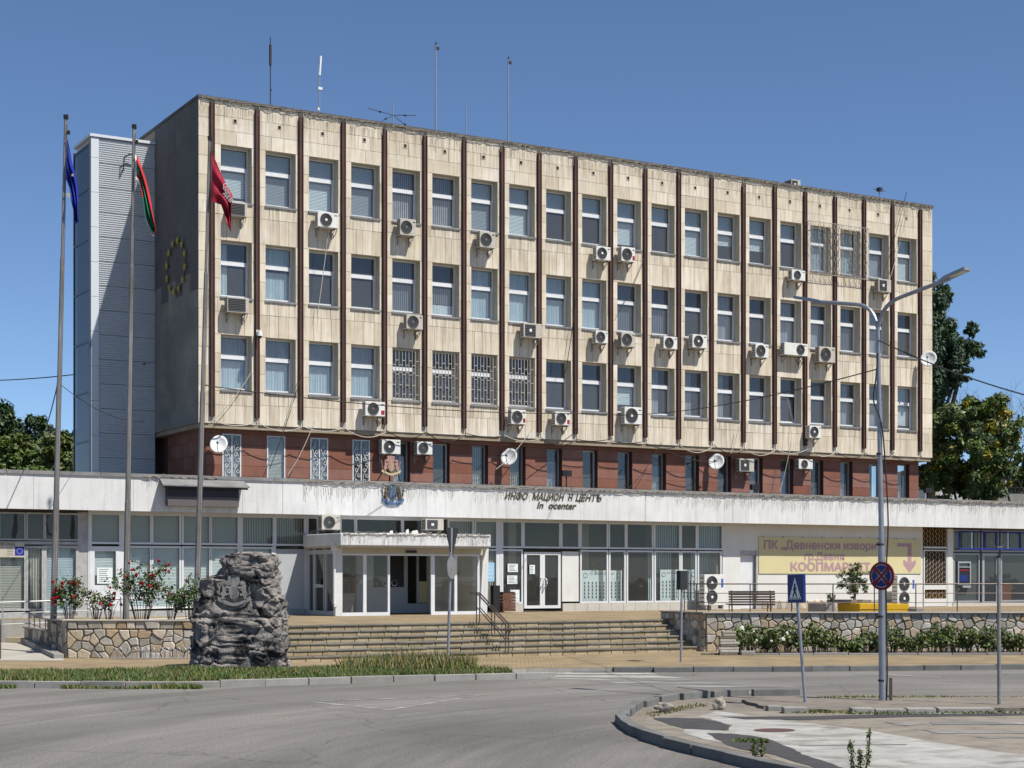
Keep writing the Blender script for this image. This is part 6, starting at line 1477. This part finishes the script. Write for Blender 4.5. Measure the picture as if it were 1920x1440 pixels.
# left trees
Yt = 92.
for (nm, lab, x0, bl, n, ms, w, sd) in (
  ('dark_tree','tall dark tree at the far left edge', -5, ((5,800,Yt,30,44),(25,825,Yt,22,36),(-30,810,Yt,45,50),(0,860,Yt,45,40)), 12000, ['leaf_dark','conifer'], [1,1], 11),
  ('dark_tree','dark spiky tree between the far left edge and the first flagpole', 70, ((60,815,Yt,18,28),(80,822,Yt,20,32),(95,818,Yt,12,22),(70,850,Yt,34,24)), 9000, ['conifer','leaf_dark'], [3,1], 12),
  ('dark_tree','dark tree beside the glass side of the stair tower', 130, ((130,830,Yt,16,26),(125,860,Yt,24,28),(150,850,Yt,26,34)), 7000, ['leaf_dark','leaf_mid'], [2,1], 13),
  ('leafy_tree','lighter green leafy tree above the fascia, far left corner', 15, ((0,850,Yt-8,34,36),(35,858,Yt-8,34,30),(20,885,Yt-8,44,26)), 13000, ['leaf_mid','leaf_olive'], [2,2], 14),
  ('leafy_tree','lighter green leafy tree above the fascia left of the stair tower', 95, ((75,858,Yt-8,34,30),(110,855,Yt-8,34,34),(140,865,Yt-8,26,28),(95,888,Yt-8,50,24)), 14000, ['leaf_mid','leaf_olive'], [2,2], 15)):
    Yb = Yt if nm == 'dark_tree' else Yt-8; X0 = (x0-CX)/F*Yb
    tree(nm, lab, 'tree', (X0,Yb,0), 6, .25, [at_px(*q_, X0, Yb) for q_ in bl], n*2, .10, ms, w, sd, clump=20)
for i, x in enumerate(range(-150,-40,50)):
    Yb = 86; X0 = (x-CX)/F*Yb; tree('leafy_tree', ['leafy tree furthest beyond the left picture edge','leafy tree well beyond the left picture edge','leafy tree just beyond the left picture edge'][i], 'tree', (X0,Yb,0), 5, .25, [at_px(x,850,Yb,40,50,X0,Yb)], 3000, .2, ['leaf_mid','leaf_dark'], [1,1], 40+i, group='trees beyond the left edge')
# white house and fence far right
fh = thing('white_house', 'white house glimpsed behind the blossoming tree', 'house', (0,0,0)); Yh = 118.
def hx(px): return (px-CX)/F*Yh
MB().box(hx(1735), hx(1990), Yh, Yh+8, 0, HC+(HY-880)/F*Yh).build('wall', M['plaster_white'], fh)
MB().box(hx(1725), hx(2000), Yh-.3, Yh+8.3, HC+(HY-880)/F*Yh+.002, HC+(HY-874)/F*Yh).build('roof', M['roof_tile_far'], fh)
for x in (1765,1815,1868,1925): MB().box(hx(x), hx(x+16), Yh-.05, Yh-.01, HC+(HY-910)/F*Yh, HC+(HY-886)/F*Yh).build('window', M['bank_dark'], fh)
ff = thing('balustrade', 'dark railing on a pale concrete wall at the far right, above the fascia', 'fence', (0,0,0)); Yf = 100.
def fx(px): return (px-CX)/F*Yf
zc_ = lambda py: HC+(HY-py)/F*Yf
MB().box(fx(1850), fx(2050), Yf, Yf+.3, 0, zc_(926)).build('base_wall', M['concrete'], ff)
b = MB()
for z in (zc_(925), zc_(914)): b.box(fx(1850), fx(2050), Yf+.1, Yf+.16, z-.04, z+.04, .5)
x = fx(1850)
while x < fx(2050): b.box(x, x+.06, Yf+.11, Yf+.15, zc_(925), zc_(914), .5); x += .25
b.build('bars', M['black_metal'], ff)

# rose bushes in the planter
def rosebush(px, pw, ptop, pbot, Y, label, nl, nf, seed, cat='rose bush', fm='flower_red', group=None, dens=1., stems=9, sz=.045, nm='rose_bush', fs=.05):
    rnd = np.random.default_rng(seed); k = Y/F; zb = HC+(HY-pbot)*k; zt = HC+(HY-ptop)*k; w = pw*k; H = zt-zb
    t = thing(nm, label, cat, ((px-CX)*k, Y, zb), 0, group); b = MB(); tips = []
    for i in range(stems):
        a = rnd.uniform(-1,1); e = (a*w*.5*rnd.uniform(.5,1), rnd.uniform(-.25,.25), H*rnd.uniform(.55,.97)); b.tube(smoothpts([(a*w*.12,0,0),(a*w*.25,0,H*.4),e],3), .010, 4, r1=.004); tips.append(e)
    b.build('stems', M['bark'], t)
    bl = [(e[0],e[1],e[2]*.92,w*.16+.05,.16,H*.14+.04) for e in tips]+[(e[0]*.7,e[1],e[2]*.6,w*.14+.05,.16,H*.12+.03) for e in tips[::2]]
    V, Fq, pick, r = leafcloud(bl, nl, sz, rnd, el=1.0); fastmesh('foliage', V, Fq, rnd.uniform(0,1,nl), [M['leaf_olive' if nm == 'garden_shrub' else 'leaf_dark'], M['leaf_mid']], t, mi=(rnd.random(nl) < .5).astype(int))
    for i in range(nf):
        e = tips[int(rnd.integers(len(tips)))] ; c = Vector((e[0]+rnd.uniform(-.12,.12)*w/.8, e[1]-rnd.uniform(.05,.2), e[2]+rnd.uniform(-.35,.06)*H*.6)); s = fs*rnd.uniform(.7,1.3)
        bm = bmesh.new(); bmesh.ops.create_icosphere(bm, subdivisions=1, radius=s)
        for v in bm.verts: v.co *= 1+rnd.uniform(-.3,.3)
        me = bpy.data.meshes.new('flower'); bm.to_mesh(me); bm.free(); me.materials.append(M[fm]); link('flower', me, t, c)
    return t
rosebush(130,66,1082,1162,46.7,'red rose bush beside the first flagpole, leftmost',950,22,1, stems=14)
rosebush(180,60,1100,1162,46.8,'thin sparse rose bush between the first and second flagpoles',240,5,2, stems=12)
rosebush(205,46,1106,1162,47.1,'low sparse rose bush just left of the second flagpole',150,3,6, stems=9)
rosebush(266,110,1050,1162,46.9,'tall spreading red rose bush right of the second flagpole',1150,26,3, stems=18)
rosebush(318,80,1094,1162,46.7,'wide green rose bush between the tall one and the rock',560,5,4, stems=14)
rosebush(355,50,1076,1162,46.8,'green rose bush partly behind the left edge of the rock',420,3,5, stems=10)
i = 0; px_ = 1385
ORD = 'first second third fourth fifth sixth seventh eighth ninth tenth eleventh twelfth thirteenth fourteenth fifteenth sixteenth seventeenth eighteenth nineteenth twentieth'.split()
LMK = [(1370,'the slab pile'),(1504,'the crossing sign pole'),(1652,'the street lamp post'),(1750,'the point below the lattice door'),(1876,'the bare post')]; cnt = {}
def shrublabel(x, f):
    n_ = [l for q_, l in LMK if q_ <= x][-1]; cnt[n_] = cnt.get(n_, 0)+1
    return 'dark green shrub%s in the bed, %s right of %s' % (' with white blooms' if f == 5 else '', ORD[cnt[n_]-1], n_)
rr_ = random.Random(8)
while px_ < 1925:
    tp = rr_.uniform(1168,1200); fl_ = 5 if px_ < 1480 else 0
    rosebush(px_, rr_.uniform(38,56), tp, 1229, 48.3+rr_.uniform(-.35,.5), shrublabel(px_, fl_), 560, fl_, 60+i, 'shrub', 'flower_white', 'flowering shrubs along the left of the bed' if fl_ == 5 else 'shrubs in the bed along the wall', stems=14, sz=.05, nm='garden_shrub', fs=.05)
    px_ += rr_.uniform(20,27); i += 1
rosebush(1384,36,1178,1228,48.0,'bare woody little shrub beside the slab pile',60,0,99,'shrub', stems=12, nm='garden_shrub')
tree('potted_shrub', 'round bushy shrub growing from the yellow planter boxes', 'shrub', (Xp(1607),Yp+.6,1.5), .6, .05, [(0,0,1.0,.50,.4,.36),(-.15,0,.62,.38,.3,.34),(.22,0,.6,.34,.3,.34),(0,0,.28,.22,.2,.2)], 1900, .034, ['leaf_mid','leaf_olive','leaf_dark'], [1,2,2], 21, clump=26, crad=.12)
rosebush(1560,22,1112,1130,Yp+.3,'small plant with pale flowers in the concrete tub',120,4,71,'plant','flower_white', nm='potted_plant', stems=6)
t = thing('window_plant', 'leggy green plant behind the glass above the left school poster', 'plant', P(fu(1112,VG+.35), VG+.35, 2.62), TH); V, Fq, pk, r_ = leafcloud([(0,0,.2,.12,.06,.3),(.08,0,.0,.12,.06,.14)], 120, .05, np.random.default_rng(3)); fastmesh('leaves', V, Fq, np.full(120,.5), M['leaf_mid'], t)

# grass on the front verge
def grassmesh(name, label, region, n, h, seed, dry=.12, z=.13):
    rnd = np.random.default_rng(seed); P2 = []
    from math import inf
    reg = np.array(region); x0, y0 = reg.min(0); x1, y1 = reg.max(0)
    pts = np.column_stack([rnd.uniform(x0,x1,n*3), rnd.uniform(y0,y1,n*3)]); inside = np.zeros(len(pts), bool); j = len(reg)-1
    for i in range(len(reg)):
        xi, yi = reg[i]; xj, yj = reg[j]; cnd = ((yi > pts[:,1]) != (yj > pts[:,1])) & (pts[:,0] < (xj-xi)*(pts[:,1]-yi)/(yj-yi+1e-12)+xi); inside ^= cnd; j = i
    pts = pts[inside][:n]; n = len(pts)
    nz_ = np.array([noise.noise(Vector((p[0]*.7,p[1]*.9,seed))) for p in pts]); hh = h*(.55+.9*np.clip(nz_+.5,0,1))*rnd.uniform(.5,1.4,n)
    a = rnd.uniform(0,2*np.pi,n); w = .012+.008*rnd.random(n); lean = rnd.normal(size=(n,2))*.35*hh[:,None]
    base = np.column_stack([pts, np.full(n,z)]); dv = np.column_stack([np.cos(a)*w, np.sin(a)*w, np.zeros(n)]); tip = base+np.column_stack([lean, hh])
    V = np.stack([base-dv, base+dv, tip], 1).reshape(-1,3)
    return tag(fastmesh(name, V, np.arange(3*n).reshape(-1,3), rnd.uniform(0,1,n), [M['grass'], M['dry_grass']], kind='stuff', mi=(rnd.random(n) < dry+.25*np.clip(nz_,0,1)).astype(int)), label, 'grass')
greg = [(-20,36.4),(-10.97,35.65),(-7.28,35.5),(-3.8,37.0),(-2.18,37.75),(.05,38.7),(-.1,39.8),(-2,41.6),(-7,40.8),(-12,39.3),(-20,38.9)]
sheet('verge_soil', greg, .125, M['soil'], thick=.15)
grassmesh('grass', 'green grass strip on the verge in front of the rock and stairs', greg, 36000, .08, 1, .18)
grassmesh('tall_grass', 'taller seeding grass around the foot of the edge-on sign', [(-4.2,39.6),(-.9,39.6),(-.9,41.9),(-4.2,41.6)], 1500, .34, 2, .5)
grassmesh('kerb_weeds', 'weeds growing over the gutter at the left kerb', [(-9.6,35.15),(-6.6,35.05),(-6.6,35.35),(-9.6,35.4)], 1700, .09, 3, .2, 0)
grassmesh('kerb_weeds', 'weeds at the far left kerb', [(-12,35.3),(-10.6,35.2),(-10.6,35.5),(-12,35.6)], 700, .14, 4, .2, 0)
grassmesh('verge_weeds', 'patchy weeds along the broken kerb of the island', [gnd(*q_, .08) for q_ in ((1500,1329),(1920,1331),(1920,1334),(1640,1336),(1480,1333))], 700, .03, 5, .2, .04)
grassmesh('verge_weeds', 'weeds along the back edge of the island', [gnd(*q_, .05) for q_ in ((1530,1308),(1920,1307),(1920,1309),(1530,1311))], 700, .03, 6, .2, .06)
grassmesh('verge_weeds', 'small green weed tuft on the painted area', [gnd(*q_, .0) for q_ in ((1395,1390),(1440,1392),(1440,1396),(1370,1394))], 260, .035, 7, .1, .02)
grassmesh('dry_tufts', 'dry weeds along the inside of the island kerb', [gnd(*q_, .0) for q_ in ((1205,1340),(1300,1322),(1345,1322),(1300,1330),(1225,1347))], 420, .03, 8, .6, .02)
def weed(px, py, ptop, label, seed, n=3):
    X, Y = gnd(px, py, .02); t = thing('weed', label, 'weed', (X,Y,.02)); H = (py-ptop)/F*Y; rnd = np.random.default_rng(seed); b = MB(); bl = []
    for i in range(n):
        x = (i-(n-1)/2)*.11; h = H*(1-.25*(i == 0)-.5*(i == 1 and n > 2)); b.tube([(x*.6,0,0),(x,0,h*.6),(x*1.1,0,h)], .008, 4)
        for j in range(10): bl.append((x*(.8+.03*j), 0, h*(.12+.088*j), .045, .03, .045))
    b.build('stem', M['leaf_mid'], t); V, Fq, pk, r_ = leafcloud(bl, 90*n, .018, rnd, el=1.8); fastmesh('leaves', V, Fq, rnd.uniform(0,1,90*n), M['leaf_olive'], t)
weed(1613,1446,1366,'tall three-stemmed weed growing from the painted parking area',1)
weed(1422,1418,1388,'small leafy weed left of the tall one near the kerb',2,2)
